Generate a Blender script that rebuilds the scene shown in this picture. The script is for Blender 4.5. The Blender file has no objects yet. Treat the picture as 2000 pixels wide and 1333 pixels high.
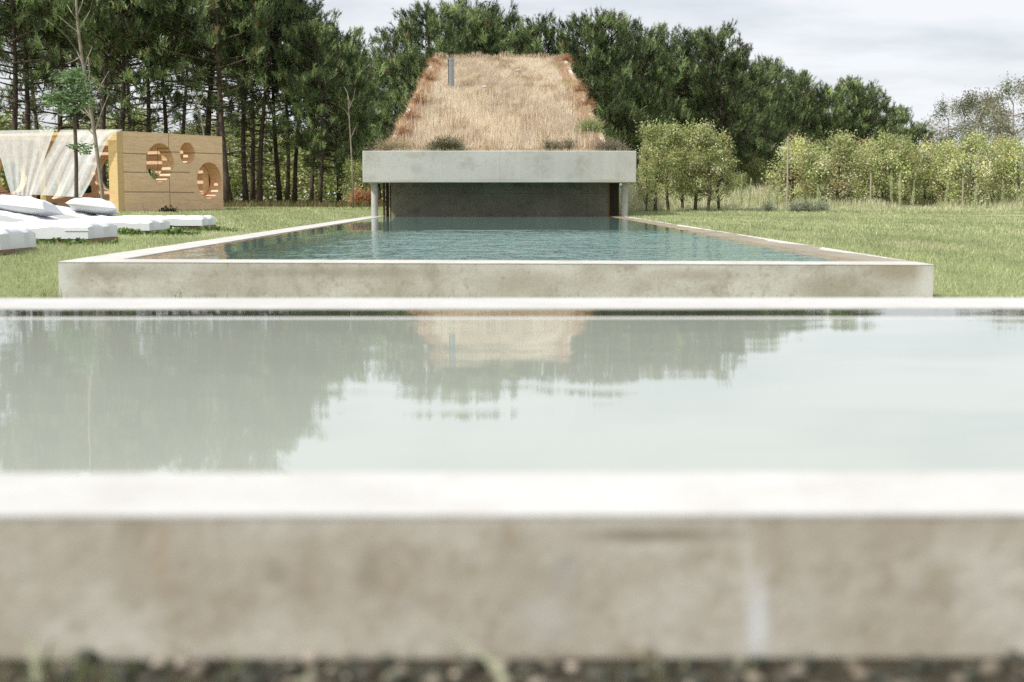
import bpy, math, random
import numpy as np
from mathutils import Vector, Matrix
R = math.radians
scene = bpy.context.scene

# ------------------------------------------------------------------ camera
FPX = 2778.0                       # focal length in pixels of the 2000 px wide photo
PITCH = math.atan(281.5/FPX); YAW = math.atan(20/FPX)
CAMZ = 1.0
cam = bpy.data.objects.new('camera', bpy.data.cameras.new('camera'))
scene.collection.objects.link(cam); scene.camera = cam
cam.data.sensor_width = 36; cam.data.lens = 36*FPX/2000
cam.location = (0, 0, CAMZ)
cam.rotation_euler = (math.pi/2-PITCH, 0, -YAW)
cam.data.clip_start = .05; cam.data.clip_end = 6000
cam.data.dof.use_dof = True; cam.data.dof.focus_distance = 30; cam.data.dof.aperture_fstop = 2.1

# ------------------------------------------------------------------ sky and sun
SUN_EL, SUN_AZ = R(47), R(-119)    # azimuth from +Y, clockwise: sun is to the left, a little behind the camera
sdir = Vector((math.sin(SUN_AZ)*math.cos(SUN_EL), math.cos(SUN_AZ)*math.cos(SUN_EL), math.sin(SUN_EL)))
world = bpy.data.worlds.new("World"); scene.world = world; world.use_nodes = True
wn, wl = world.node_tree.nodes, world.node_tree.links
bg = wn['Background']; bg.inputs['Strength'].default_value = .12
sky = wn.new('ShaderNodeTexSky'); sky.sky_type = 'NISHITA'; sky.sun_disc = False
sky.sun_elevation = SUN_EL; sky.sun_rotation = SUN_AZ; sky.dust_density = 1.5; sky.air_density = 1.0
tc = wn.new('ShaderNodeTexCoord'); sep = wn.new('ShaderNodeSeparateXYZ'); wl.new(tc.outputs['Generated'], sep.inputs[0])
def wmath(op, a, b):
    n = wn.new('ShaderNodeMath'); n.operation = op
    for i, v in enumerate((a, b)):
        if isinstance(v, (int, float)): n.inputs[i].default_value = v
        else: wl.new(v, n.inputs[i])
    return n.outputs[0]
zz = wmath('ADD', wmath('MAXIMUM', sep.outputs[2], 0.0), .12)
cmb = wn.new('ShaderNodeCombineXYZ')
wl.new(wmath('DIVIDE', sep.outputs[0], zz), cmb.inputs[0]); wl.new(wmath('DIVIDE', sep.outputs[1], zz), cmb.inputs[1])
nz = wn.new('ShaderNodeTexNoise'); nz.inputs['Scale'].default_value = 1.15; nz.inputs['Detail'].default_value = 7; nz.inputs['Roughness'].default_value = .55
mp = wn.new('ShaderNodeMapping'); mp.inputs['Location'].default_value = (1.3, 4.2, 0); wl.new(cmb.outputs[0], mp.inputs[0]); wl.new(mp.outputs[0], nz.inputs['Vector'])
cr = wn.new('ShaderNodeValToRGB'); cr.color_ramp.elements[0].position = .33; cr.color_ramp.elements[1].position = .56
cr.color_ramp.elements[0].color = (.52, .52, .52, 1); cr.color_ramp.elements[1].color = (.97, .97, .97, 1)
wl.new(nz.outputs[0], cr.inputs[0])
mx = wn.new('ShaderNodeMix'); mx.data_type = 'RGBA'
wl.new(cr.outputs[0], mx.inputs[0]); wl.new(sky.outputs[0], mx.inputs[6]); mx.inputs[7].default_value = (8.3, 8.5, 8.85, 1)
wl.new(mx.outputs[2], bg.inputs[0])

sun = bpy.data.objects.new('sun', bpy.data.lights.new('sun', 'SUN')); scene.collection.objects.link(sun)
sun.data.energy = 5.0; sun.data.angle = R(.6); sun.data.color = (1, .955, .88)
sun.rotation_euler = sdir.to_track_quat('Z', 'Y').to_euler()
scene.view_settings.view_transform = 'Standard'; scene.view_settings.look = 'None'
scene.view_settings.exposure = -0.1; scene.view_settings.gamma = 1
scene.render.engine = 'CYCLES'
scene.cycles.max_bounces = 8; scene.cycles.transparent_max_bounces = 24
scene.cycles.caustics_reflective = False; scene.cycles.caustics_refractive = False
scene.cycles.use_denoising = False
scene.cycles.sample_clamp_indirect = 6

# ------------------------------------------------------------------ helpers
CAMM = cam.rotation_euler.to_matrix()
def P(px, py, Y):
    "world point at depth Y (along +Y) seen at pixel px, py of the 2000x1333 photo"
    d = CAMM @ Vector(((px-1000)/FPX, -(py-666.5)/FPX, -1))
    return Vector((0, 0, CAMZ)) + d*(Y/d.y)
rs = np.random.RandomState
def link(o): scene.collection.objects.link(o); return o
def tag(o, label=None, cat=None, group=None, kind=None):
    for k, v in (('label', label), ('category', cat), ('group', group), ('kind', kind)):
        if v: o[k] = v
    return o
def thing(name, label, cat, loc=(0, 0, 0), rz=0, group=None):
    o = link(bpy.data.objects.new(name, None)); o.location = loc; o.rotation_euler = (0, 0, rz)
    return tag(o, label, cat, group)
def fast_mesh(name, V, F, col=None, smooth=False, nrm=None):
    "V (n,3), F (m,k) same-size faces; col (n,3) vertex colours"
    V = np.asarray(V, np.float32); F = np.asarray(F, np.int32)
    me = bpy.data.meshes.new(name); k = F.shape[1]
    me.vertices.add(len(V)); me.vertices.foreach_set('co', V.ravel())
    me.loops.add(F.size); me.loops.foreach_set('vertex_index', F.ravel())
    me.polygons.add(len(F)); me.polygons.foreach_set('loop_start', np.arange(0, F.size, k, dtype=np.int32))
    if col is not None:
        a = me.color_attributes.new('Col', 'FLOAT_COLOR', 'POINT')
        c = np.ones((len(V), 4), np.float32); c[:, :3] = col; a.data.foreach_set('color', c.ravel())
    me.update(calc_edges=True)
    if smooth: me.polygons.foreach_set('use_smooth', np.ones(len(F), bool))
    return me
def obj(name, me, mat, parent=None, loc=None):
    o = link(bpy.data.objects.new(name, me))
    if mat and not me.materials: me.materials.append(mat)
    if parent: o.parent = parent
    if loc is not None: o.location = loc
    return o
class MB:
    "collects quads / tris / ngons into one mesh"
    def __init__(s): s.v = []; s.f = []
    def add(s, vs, fs):
        n = len(s.v); s.v += [tuple(v) for v in vs]; s.f += [tuple(i+n for i in f) for f in fs]
    def box(s, x0, x1, y0, y1, z0, z1, M=None):
        vs = [Vector(p) for p in ((x0,y0,z0),(x1,y0,z0),(x1,y1,z0),(x0,y1,z0),(x0,y0,z1),(x1,y0,z1),(x1,y1,z1),(x0,y1,z1))]
        if M: vs = [M @ v for v in vs]
        s.add(vs, [(0,3,2,1),(4,5,6,7),(0,1,5,4),(1,2,6,5),(2,3,7,6),(3,0,4,7)])
    def prism(s, pts, z0, z1):
        n = len(pts)
        s.add([(p[0],p[1],z0) for p in pts]+[(p[0],p[1],z1) for p in pts],
              [tuple(range(n-1,-1,-1)), tuple(range(n,2*n))]+[(i,(i+1)%n,(i+1)%n+n,i+n) for i in range(n)])
    def tube(s, pts, rad, seg=7, cap=True):
        pts = [Vector(p) for p in pts]; n0 = len(s.v); N = len(pts)
        for i, p in enumerate(pts):
            t = (pts[min(i+1,N-1)]-pts[max(i-1,0)]).normalized()
            a = t.cross(Vector((0.31,.95,.1))).normalized(); b = t.cross(a)
            r = rad[i] if hasattr(rad, '__len__') else rad
            for k in range(seg):
                th = 2*math.pi*k/seg; s.v.append(tuple(p+a*math.cos(th)*r+b*math.sin(th)*r))
        for i in range(N-1):
            for k in range(seg):
                A = n0+i*seg+k; B = n0+i*seg+(k+1)%seg
                s.f.append((A, B, B+seg, A+seg))
        if cap:
            s.f.append(tuple(n0+k for k in range(seg-1,-1,-1))); s.f.append(tuple(n0+(N-1)*seg+k for k in range(seg)))
    def build(s, name, mat, parent=None, smooth=False, bevel=0, loc=None, bseg=2):
        me = bpy.data.meshes.new(name); me.from_pydata(s.v, [], s.f); me.update()
        if smooth: me.polygons.foreach_set('use_smooth', [True]*len(me.polygons))
        o = obj(name, me, mat, parent, loc)
        if bevel:
            b = o.modifiers.new('bevel', 'BEVEL'); b.width = bevel; b.segments = bseg; b.limit_method = 'ANGLE'
        return o

# ------------------------------------------------------------------ materials
class NT:
    def __init__(s, name):
        s.m = bpy.data.materials.new(name); s.m.use_nodes = True
        s.t = s.m.node_tree; s.t.nodes.clear(); s.out = s.t.nodes.new('ShaderNodeOutputMaterial')
    def n(s, t, **kw):
        nd = s.t.nodes.new('ShaderNode'+t)
        for k, v in kw.items():
            if k.startswith('i_'): 
                key = k[2:].replace('_', ' ')
                s.set(nd.inputs[key], v)
            else: setattr(nd, k, v)
        return nd
    def set(s, inp, v):
        if isinstance(v, bpy.types.NodeSocket): s.t.links.new(v, inp)
        elif isinstance(v, bpy.types.Node): s.t.links.new(v.outputs[0], inp)
        else:
            if hasattr(v, '__len__') and len(v) == 3 and len(inp.default_value) == 4: v = tuple(v)+(1,)
            inp.default_value = v
    def math(s, op, a, b=0.0, clamp=False):
        nd = s.t.nodes.new('ShaderNodeMath'); nd.operation = op; nd.use_clamp = clamp; s.set(nd.inputs[0], a); s.set(nd.inputs[1], b); return nd.outputs[0]
    def mix(s, f, a, b, mode='MIX'):
        nd = s.t.nodes.new('ShaderNodeMix'); nd.data_type = 'RGBA'; nd.blend_type = mode
        s.set(nd.inputs[0], f); s.set(nd.inputs[6], a); s.set(nd.inputs[7], b); return nd.outputs[2]
    def noise(s, scale, detail=4, rough=.55, vec=None, stretch=None, dist=0, loc=(0,0,0)):
        if vec is None: vec = s.pos()
        if stretch or loc != (0,0,0):
            mp = s.t.nodes.new('ShaderNodeMapping'); s.set(mp.inputs[0], vec); mp.inputs['Scale'].default_value = stretch or (1,1,1); mp.inputs['Location'].default_value = loc; vec = mp.outputs[0]
        nd = s.n('TexNoise', i_Scale=scale, i_Detail=detail, i_Roughness=rough, i_Distortion=dist); s.set(nd.inputs['Vector'], vec); return nd.outputs[0]
    def pos(s):
        if not hasattr(s, '_p'): s._p = s.n('NewGeometry').outputs['Position']
        return s._p
    def objc(s):
        if not hasattr(s, '_o'): s._o = s.n('TexCoord').outputs['Object']
        return s._o
    def xyz(s, v=None):
        nd = s.n('SeparateXYZ'); s.set(nd.inputs[0], v if v is not None else s.pos()); return nd.outputs
    def ramp(s, f, stops):
        nd = s.t.nodes.new('ShaderNodeValToRGB'); e = nd.color_ramp.elements
        while len(e) < len(stops): e.new(.5)
        for i, (p, c) in enumerate(stops):
            e[i].position = p; c = c if hasattr(c, '__len__') else (c, c, c); e[i].color = tuple(c)+(1,)
        s.set(nd.inputs[0], f); return nd.outputs[0]
    def rng(s, f, a, b, c=0., d=1.):
        nd = s.n('MapRange'); nd.clamp = True; s.set(nd.inputs[0], f)
        for i, v in enumerate((a, b, c, d)): nd.inputs[i+1].default_value = v
        return nd.outputs[0]
    def bump(s, h, strength=.3, dist=.02):
        nd = s.n('Bump', i_Strength=strength, i_Distance=dist); s.set(nd.inputs['Height'], h); return nd.outputs[0]
    def bsdf(s, color, rough=.8, spec=.3, normal=None, **kw):
        nd = s.n('BsdfPrincipled'); s.set(nd.inputs['Base Color'], color); s.set(nd.inputs['Roughness'], rough)
        s.set(nd.inputs['Specular IOR Level'], spec)
        if normal is not None: s.set(nd.inputs['Normal'], normal)
        for k, v in kw.items(): s.set(nd.inputs[k.replace('_', ' ')], v)
        s.t.links.new(nd.outputs[0], s.out.inputs[0]); return nd
    def leaf(s, color, trans=.35, rough=.6, spec=.25):
        "two-sided leaf: principled with a share of translucency"
        p = s.bsdf(color, rough, spec); t = s.n('BsdfTranslucent'); s.set(t.inputs[0], color)
        mxs = s.n('MixShader'); s.set(mxs.inputs[0], trans); s.set(mxs.inputs[1], p.outputs[0]); s.set(mxs.inputs[2], t.outputs[0])
        s.t.links.new(mxs.outputs[0], s.out.inputs[0])

def concrete(name, base, light, dark, sc=1.0, streak=.4, bumpk=.25, spots=(), seams=None, rough=.85):
    t = NT(name)
    a = t.noise(.9*sc, 6, .62, stretch=(1,1,1.6)); b = t.noise(3.1*sc, 8, .65, loc=(7,3,1)); c = t.noise(5*sc, 4, .5, stretch=(1,1,.12), loc=(2,0,5))
    col = t.mix(t.rng(a, .42, .62), base, light)
    col = t.mix(t.rng(b, .52, .7, 0, .8), col, dark)
    col = t.mix(t.rng(c, .5, .72, 0, streak), col, light)
    fine = t.noise(38, 3, .7)
    col = t.mix(t.rng(fine, .3, .7, .0, .30), col, dark); col = t.mix(t.rng(t.noise(13*sc**.3, 4, .75, loc=(8,8,8)), .56, .68, 0, .5), col, dark)
    x, y, z = t.xyz()
    wob = t.math('MULTIPLY', t.math('SUBTRACT', t.noise(3.5*sc, 3, loc=(3,9,4)), .5), .3)
    for (cx, cz, rx, rz, tone, amt) in spots:      # mineral stains and damp patches with a shape of their own
        dx = t.math('DIVIDE', t.math('ADD', t.math('SUBTRACT', x, cx), t.math('MULTIPLY', wob, rx)), rx); dz = t.math('DIVIDE', t.math('SUBTRACT', z, cz), rz)
        d = t.math('SQRT', t.math('ADD', t.math('MULTIPLY', dx, dx), t.math('MULTIPLY', dz, dz)))
        d = t.math('ADD', d, wob)
        col = t.mix(t.rng(d, 1.1, .3, 0, amt), col, tone)
    h = t.math('ADD', t.noise(14, 6, .7), t.math('MULTIPLY', fine, .4))
    if seams:
        for ax, pos_, w in seams:
            q = (x, y, z)[ax]; m = t.rng(t.math('ABSOLUTE', t.math('SUBTRACT', q, pos_)), w*.4, w, 1, 0)
            col = t.mix(t.math('MULTIPLY', m, .5), col, dark); h = t.math('SUBTRACT', h, t.math('MULTIPLY', m, .8))
    t.bsdf(col, rough, .3, t.bump(h, bumpk, .01))
    return t.m

def water(name, body, ripple, reflect_tint=(1,1,1), rough=.015, boost=1.0):
    t = NT(name); x, y, z = t.xyz()
    bcol, rip = body(t, x, y), ripple(t, x, y)
    h, dist = rip
    nm = t.n('Bump', i_Strength=1.0, i_Distance=dist); t.set(nm.inputs['Height'], h)
    fr = t.n('Fresnel', i_IOR=1.333); t.set(fr.inputs['Normal'], nm.outputs[0])
    f = t.math('MULTIPLY', fr.outputs[0], boost, True)
    d = t.n('BsdfDiffuse'); t.set(d.inputs[0], bcol)
    g = t.n('BsdfGlossy', i_Roughness=rough); t.set(g.inputs[0], reflect_tint); t.set(g.inputs['Normal'], nm.outputs[0])
    m = t.n('MixShader'); t.set(m.inputs[0], f); t.set(m.inputs[1], d.outputs[0]); t.set(m.inputs[2], g.outputs[0])
    t.t.links.new(m.outputs[0], t.out.inputs[0]); return t.m

def attr_leaf(name, trans, rough=.6, spec=.25, vary=.35, tint=(1,1,1)):
    t = NT(name); a = t.n('Attribute', attribute_name='Col')
    oi = t.n('ObjectInfo')
    col = t.mix(1.0, a.outputs['Color'], tint, 'MULTIPLY')
    k = t.rng(oi.outputs['Random'], 0, 1, 1-vary, 1+vary)
    hsv = t.n('HueSaturation'); t.set(hsv.inputs['Value'], k); t.set(hsv.inputs['Color'], col)
    t.leaf(hsv.outputs[0], trans, rough, spec); return t.m

def m_bark(name, a, b, sc=8):
    t = NT(name); n1 = t.noise(sc, 6, .65, vec=t.objc(), stretch=(1,1,.25)); t.bsdf(t.mix(t.rng(n1, .35, .65), a, b), .9, .15, t.bump(n1, .8, .03)); return t.m
M_BARK_PINE = m_bark('pine_bark', (.035,.028,.022), (.13,.10,.075))
M_BARK_PALE = m_bark('pale_bark', (.20,.17,.13), (.34,.29,.23), 14)
M_BARK_ORCH = m_bark('orchard_bark', (.07,.055,.04), (.15,.12,.09), 12)
M_BARK_EUC = m_bark('eucalyptus_bark', (.25,.2,.15), (.4,.34,.27), 3)
M_PINE = attr_leaf('pine_needles', .15, .55, .35, .22)
M_ORCH = attr_leaf('orchard_leaves', .38, .45, .5, .12)
M_EUC = attr_leaf('eucalyptus_leaves', .3, .5, .3, .15)
M_GRASS = attr_leaf('grass_blades', .45, .6, .3, 0)
M_DRY = attr_leaf('dry_grass_blades', .45, .75, .15, 0)
M_PLANT = attr_leaf('plant_leaves', .3, .45, .4, .15)

M_WALL_NEAR = concrete('near_basin_concrete', (.45,.41,.33), (.60,.58,.51), (.32,.265,.18), 3.0, .45, .3, spots=[
    (.408, .325, .022, .085, (.66,.67,.66), .9), (.392, .40, .011, .09, (.60,.58,.52), .7), (.378, .455, .012, .05, (.55,.52,.44), .6), (-.36, .41, .026, .026, (.24,.20,.13), .5), (-.21, .40, .03, .04, (.25,.21,.14), .5),
    (.24, .465, .14, .014, (.19,.155,.10), .7), (.07, .33, .06, .05, (.55,.54,.51), .55), (-.54, .44, .02, .09, (.42,.33,.22), .4), (.10, .40, .03,.05,(.42,.41,.38),.6)])
M_COP_NEAR = concrete('near_basin_coping', (.50,.50,.49), (.57,.57,.56), (.46,.44,.41), 2.0, .2, .15)
M_WALL_FAR = concrete('long_pool_concrete', (.42,.40,.345), (.58,.57,.53), (.27,.235,.17), .9, .3, .3, spots=[
    (3.85, .30, .34, .14, (.30,.25,.175), .7), (3.2, .1, .5, .16, (.27,.235,.17), .5), (-3.85, .24, .7, .10, (.25,.225,.17), .55), (4.12, .1, .12, .5, (.60,.59,.56), .8), (-4.5, .15, .22, .4, (.60,.60,.57), .8),
    (.2, .16, .6, .13, (.30,.27,.20), .5), (1.9, .24, .5, .07, (.28,.24,.17), .45), (-1.6, .25, 1.3, .06, (.27,.25,.2), .5)])
M_COP_FAR = concrete('long_pool_coping', (.52,.51,.485), (.62,.62,.60), (.40,.37,.32), 1.2, .2, .2)
def wet_coping():
    t = NT('wet_coping_concrete'); x, y, z = t.xyz(); n1 = t.noise(1.1, 6, .6); n2 = t.noise(6, 5, .6, loc=(4,1,2))
    # the water film over the sunk inner part of the right-hand coping: wet towards the pool, dry at the outer rim
    edge = t.math('ADD', x, t.math('MULTIPLY', t.math('SUBTRACT', t.noise(.55, 3, .5, loc=(1,5,0)), .5), .75))
    wet = t.rng(edge, 4.10, 4.06)
    dry = t.mix(t.rng(n2, .4, .7), (.66,.65,.62), (.5,.47,.42)); wc = t.mix(t.rng(n1, .4, .6), (.25,.205,.13), (.34,.29,.20))
    t.bsdf(t.mix(wet, dry, wc), t.math('SUBTRACT', .8, t.math('MULTIPLY', wet, .45)), .35, t.bump(n2, .2, .01)); return t.m
M_COP_WET = wet_coping()
M_FASCIA = concrete('pavilion_concrete', (.44,.44,.41), (.53,.53,.50), (.31,.30,.25), .5, .6, .4, seams=[(0, -.05, .012)],
    spots=[(-2.9, 2.35, .35, .12, (.33,.33,.27), .5), (-.1, 1.55, 1.6, .06, (.36,.33,.24), .5), (-2.8, 1.9, .25, .2, (.35,.34,.29), .5), (1.4, 2.3, .3, .2, (.37,.37,.32), .4), (3.4,1.53,1.0,.06,(.36,.32,.22),.6), (-3.2,1.52,1.0,.05,(.36,.33,.24),.5)])
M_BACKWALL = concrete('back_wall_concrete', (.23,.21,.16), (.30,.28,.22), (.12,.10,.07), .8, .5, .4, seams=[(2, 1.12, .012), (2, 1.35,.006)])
M_COLUMN = concrete('column_concrete', (.42,.43,.41), (.5,.5,.48), (.33,.29,.22), 1.5, .3, .2)
def plain(name, col, rough=.6, metallic=0., spec=.3, var=.15, sc=6, bumpk=.1):
    t = NT(name); n1 = t.noise(sc, 5, .6); c2 = tuple(c*(1-var) for c in col)
    t.bsdf(t.mix(n1, col, c2), rough, spec, t.bump(n1, bumpk, .01), Metallic=metallic); return t.m
M_TIMBER_DARK = plain('dark_timber', (.055,.035,.024), .7, var=.5, sc=9)
M_STEEL = plain('galvanised_steel', (.42,.44,.43), .38, .85, var=.3, sc=12)
M_STEEL_DARK = plain('dark_steel', (.05,.05,.05), .5, .6)
M_SOIL = plain('roof_soil', (.30,.22,.15), .95, var=.4)
M_FABRIC = plain('white_cotton', (.72,.73,.75), .9, spec=.1, var=.05, sc=5, bumpk=.5)
M_CUSHION_DARK = plain('dark_cushion_fabric', (.02,.035,.025), .9, spec=.1)
def m_wood(name, a, b, boards, grain=(1,1,1)):
    t = NT(name); o = t.objc(); x, y, z = t.xyz(o)
    g = t.noise(3.2, 8, .72, vec=o, stretch=(.6,.6,7)); sp = t.noise(13, 5, .75, vec=o, stretch=(.5,.5,1.6)); big = t.noise(1.3, 3, .5, vec=o)
    col = t.mix(t.rng(g, .33, .67), a, b); col = t.mix(t.rng(sp, .56, .74, 0, .6), col, tuple(c*.4 for c in b)); col = t.mix(t.rng(big, .4, .65, 0, .35), col, tuple(c*.72 for c in a))
    if boards:
        m = None
        for v in boards:
            axis, pos_, lo, hi = v
            q = x if axis == 'x' else z; other = z if axis == 'x' else x
            d = t.rng(t.math('ABSOLUTE', t.math('SUBTRACT', q, pos_)), .008, .022, 1, 0)
            inside = t.math('MULTIPLY', t.math('GREATER_THAN', other, lo), t.math('LESS_THAN', other, hi))
            d = t.math('MULTIPLY', d, inside); m = d if m is None else t.math('MAXIMUM', m, d)
        col = t.mix(t.math('MULTIPLY', m, .8), col, tuple(c*.25 for c in b)); g = t.math('SUBTRACT', g, t.math('MULTIPLY', m, 1.5))
    t.bsdf(col, .75, .25, t.bump(g, .5, .012)); return t.m
CH = 2.62   # cabana height
M_PANEL = m_wood('cabana_panel_wood', (.90,.655,.43), (.68,.44,.255),
    [('x', 2.1, -1, 9), ('z', 1.87, 0, 1.95), ('z', 1.27, 0, 1.1), ('z', .63, 0, 2.1), ('z', 1.97, 2.1, 9), ('z', 1.30, 2.1, 3.1), ('z', .62, 2.1, 3.3), ('x', 1.05, 1.27, 1.9)])
M_POST = m_wood('cabana_post_wood', (.68,.50,.26), (.56,.38,.17), None)
M_PALLET = plain('pallet_timber', (.30,.19,.115), .8, var=.4)
M_STAKE = plain('grey_stake_timber', (.42,.37,.33), .85, var=.3)
def m_sheer():
    t = NT('sheer_gauze'); w = t.noise(7, 4, .6); d = t.bsdf((.80,.82,.84), .9, .1); tr = t.n('BsdfTranslucent'); t.set(tr.inputs[0], (.80,.82,.84)); m1 = t.n('MixShader', ); t.set(m1.inputs[0], .18); t.set(m1.inputs[1], d.outputs[0]); t.set(m1.inputs[2], tr.outputs[0])
    lw = t.n('LayerWeight', i_Blend=.5)
    al = t.math('ADD', t.rng(w, .3, .7, .46, .64), t.math('MULTIPLY', lw.outputs['Facing'], .22), True)
    tp = t.n('BsdfTransparent'); m2 = t.n('MixShader'); t.set(m2.inputs[0], al); t.set(m2.inputs[1], tp.outputs[0]); t.set(m2.inputs[2], m1.outputs[0]); t.t.links.new(m2.outputs[0], t.out.inputs[0]); return t.m
M_SHEER = m_sheer()

# ------------------------------------------------------------------ terrain
ZN0, ZN1 = 2.213, 7.08             # near basin, outer faces
XL, XR = -4.49, 4.18               # long pool, outer faces
FL, FR, PEND = 14.42, 13.72, 48.9  # front corners of the long pool, its far end
COP = CAMZ-.65                     # top of the long pool's coping
LY = [-5, 2.6, 2.9, 14.5, 15.6, 17.5, 28, 40, 48, 62, 95, 2000]; LZ = [-.735, -.735, -1.05, -1.045, -.83, -.69, -.665, -.54, -.46, -.45, -.40, -.3]
RY = [-5, 2.6, 2.9, 14.0, 16, 20, 25, 30, 47, 60, 95, 2000];     RZ = [-.735, -.735, -1.05, -1.04, -.90, -.80, -.70, -.67, -.62, -.50, -.40, -.3]
def nz2(x, y):
    return .5*np.sin(x*1.3+y*.7)+.3*np.sin(x*2.9-y*1.7+1)+.2*np.sin(x*.5+y*3.1+2)
def ground(x, y):
    x = np.asarray(x, float); y = np.asarray(y, float)
    gl = np.interp(y, LY, LZ); gr = np.interp(y, RY, RZ); w = np.clip((x+4)/8, 0, 1); g = gl*(1-w)+gr*w
    d = np.maximum(XL-x, x-XR); near = np.clip(1-d/1.6, 0, 1)*((y > 13) & (y < 50))
    cap = -.668+.018*nz2(x*1.5, y*1.1)
    g = np.where(near > 0, np.minimum(g, g*(1-near)+cap*near), g)
    g = g+.012*nz2(x*.8, y*.6)*np.clip((y-15)/10, 0, 1)
    return g+CAMZ
def gz(x, y): return float(ground(x, y))

xs = sorted(set([-1500,-700,-300,-150,-90,-60,-45]+list(np.arange(-40, -8, 1.0))+list(np.arange(-8, XL, .35))+[XL+.05, XL+.14]+[-2, 0, 2]+[XR-.14, XR-.05]+list(np.arange(XR+.25, 10, .35))+list(np.arange(10, 42, 1.0))+[45,60,90,150,300,700,1500]))
ys = sorted(set([-30,-5, 0, 1, 2, 2.3, 2.5, 2.8, 6.8, 8, 11, 12.9]+list(np.arange(13.3, 30, .4))+list(np.arange(30, 70, .8))+list(np.arange(70, 130, 3))+[150,200,300,500,900,1500,2500]))
X, Y = np.meshgrid(xs, ys); Zg = ground(X, Y)
pit = (X > XL+.1) & (X < XR-.1) & (Y > 14.6) & (Y < 48.0); Zg[pit] = CAMZ-1.7
pit2 = (Y > 2.4) & (Y < 6.9) & (np.abs(X) < 6); Zg[pit2] = CAMZ-1.5
ny, nx = X.shape; idx = np.arange(nx*ny).reshape(ny, nx)
F = np.stack([idx[:-1,:-1], idx[:-1,1:], idx[1:,1:], idx[1:,:-1]], -1).reshape(-1, 4)
def m_lawn():
    t = NT('lawn_turf'); x, y, z = t.xyz()
    n1 = t.noise(.5, 5, .6); n2 = t.noise(7, 5, .7); n3 = t.noise(45, 3, .7)
    col = t.mix(t.rng(n1, .35, .65), (.23,.28,.12), (.30,.335,.165)); col = t.mix(t.rng(n2, .45, .7, 0, .5), col, (.15,.20,.07))
    col = t.mix(t.rng(n3, .5, .75, 0, .6), col, (.36,.38,.22))
    far = t.rng(y, 60, 64); col = t.mix(far, col, t.mix(n1, (.30,.31,.16), (.20,.16,.09)))
    bare = t.rng(y, 12.6, 12.0); col = t.mix(bare, col, t.mix(n2, (.10,.085,.065), (.05,.045,.03)))
    t.bsdf(col, .95, .1, t.bump(t.math('ADD', n2, n3), .8, .04)); return t.m
M_LAWN = m_lawn()
g = obj('ground', fast_mesh('ground', np.stack([X, Y, Zg], -1).reshape(-1, 3), F, smooth=True), M_LAWN); tag(g, kind='structure')

# ------------------------------------------------------------------ near basin
rN = rs(4)
near = thing('basin', 'low pale concrete basin nearest the camera, brimming with still milky water', 'pool', (0, ZN0, CAMZ-.74))
def strip(name, x0, x1, y0, y1, z0, z1, mat, parent, bev=.012, n=40):
    b = MB(); b.box(x0, x1, y0, y1, z0, z1); o = b.build(name, mat, None, bevel=bev); 
    o.parent = parent; o.matrix_parent_inverse = parent.matrix_basis.inverted(); return o
NT_ = CAMZ-.5
strip('front_wall', -5, 5, ZN0+.001, ZN0+.33, CAMZ-1.2, NT_-.0066, M_WALL_NEAR, near, 0)
strip('front_coping', -5, 5, ZN0, ZN0+.345, NT_-.0065, NT_, M_COP_NEAR, near, .001)
strip('back_coping', -5, 5, 6.46, ZN1, NT_-.6, NT_, M_COP_NEAR, near, .01)
strip('weir_lip', -5, 5, 5.93, 5.985, NT_-.5, NT_-.004, M_COP_NEAR, near, .006)
strip('basin_end', -5.35, -5.002, ZN0, ZN1, NT_-.6, NT_+.002, M_COP_NEAR, near, .01)
strip('basin_end', 5.002, 5.35, ZN0, ZN1, NT_-.6, NT_+.002, M_COP_NEAR, near, .01)
strip('floor', -5, 5, ZN0+.33, 6.46, NT_-.7, NT_-.6, M_COP_NEAR, near, 0)
def body_near(t, x, y):
    n = t.noise(.7, 3, .5); return t.mix(n, (.37,.40,.345), (.405,.43,.385))
def ripple_near(t, x, y):
    n1 = t.noise(1.6, 2, .5, stretch=(.55,1,1)); n2 = t.noise(9, 2, .5, stretch=(.5,1,1)); return t.math('ADD', n1, t.math('MULTIPLY', n2, .10)), .0035
M_WN = water('milky_water', body_near, ripple_near, reflect_tint=(.93,.975,1.0), rough=.02)
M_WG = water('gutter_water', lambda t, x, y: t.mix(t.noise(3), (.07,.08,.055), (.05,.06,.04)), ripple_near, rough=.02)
def plane(name, pts, z, mat, kind='structure'):
    me = bpy.data.meshes.new(name); me.from_pydata([(p[0], p[1], z) for p in pts], [], [tuple(range(len(pts)))]); o = obj(name, me, mat); return tag(o, kind=kind)
plane('basin_water', [(-5,ZN0+.34),(5,ZN0+.34),(5,5.935),(-5,5.935)], NT_-.006, M_WN)
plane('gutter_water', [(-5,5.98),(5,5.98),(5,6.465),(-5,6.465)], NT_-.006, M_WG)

# ------------------------------------------------------------------ long pool
lp = thing('swimming_pool', 'long raised concrete swimming pool running back to the pavilion', 'pool', (0, 14, 0))
CW = .50
def fy(x): return FL+(FR-FL)*(x-XL)/(XR-XL)
b = MB(); b.prism([(XL+.003, fy(XL)+.004), (XR-.003, fy(XR)+.004), (XR-.003, fy(XR)+.5), (XL+.003, fy(XL)+.5)], -.5, COP-.0108); o = b.build('front_wall', M_WALL_FAR, lp, bevel=.0, loc=(0,-14,0))
b = MB(); b.prism([(XL, fy(XL)), (XR, fy(XR)), (XR, fy(XR)+.62), (XL, fy(XL)+.62)], COP-.0105, COP); b.build('front_coping', M_COP_FAR, lp, bevel=.004, loc=(0,-14,0))
b = MB(); b.prism([(XL+.003, fy(XL)+.505), (XL+CW, fy(XL)+.505), (XL+CW, PEND), (XL+.003, PEND)], -.5, COP-.0315); b.build('side_wall', M_WALL_FAR, lp, loc=(0,-14,0))
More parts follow.
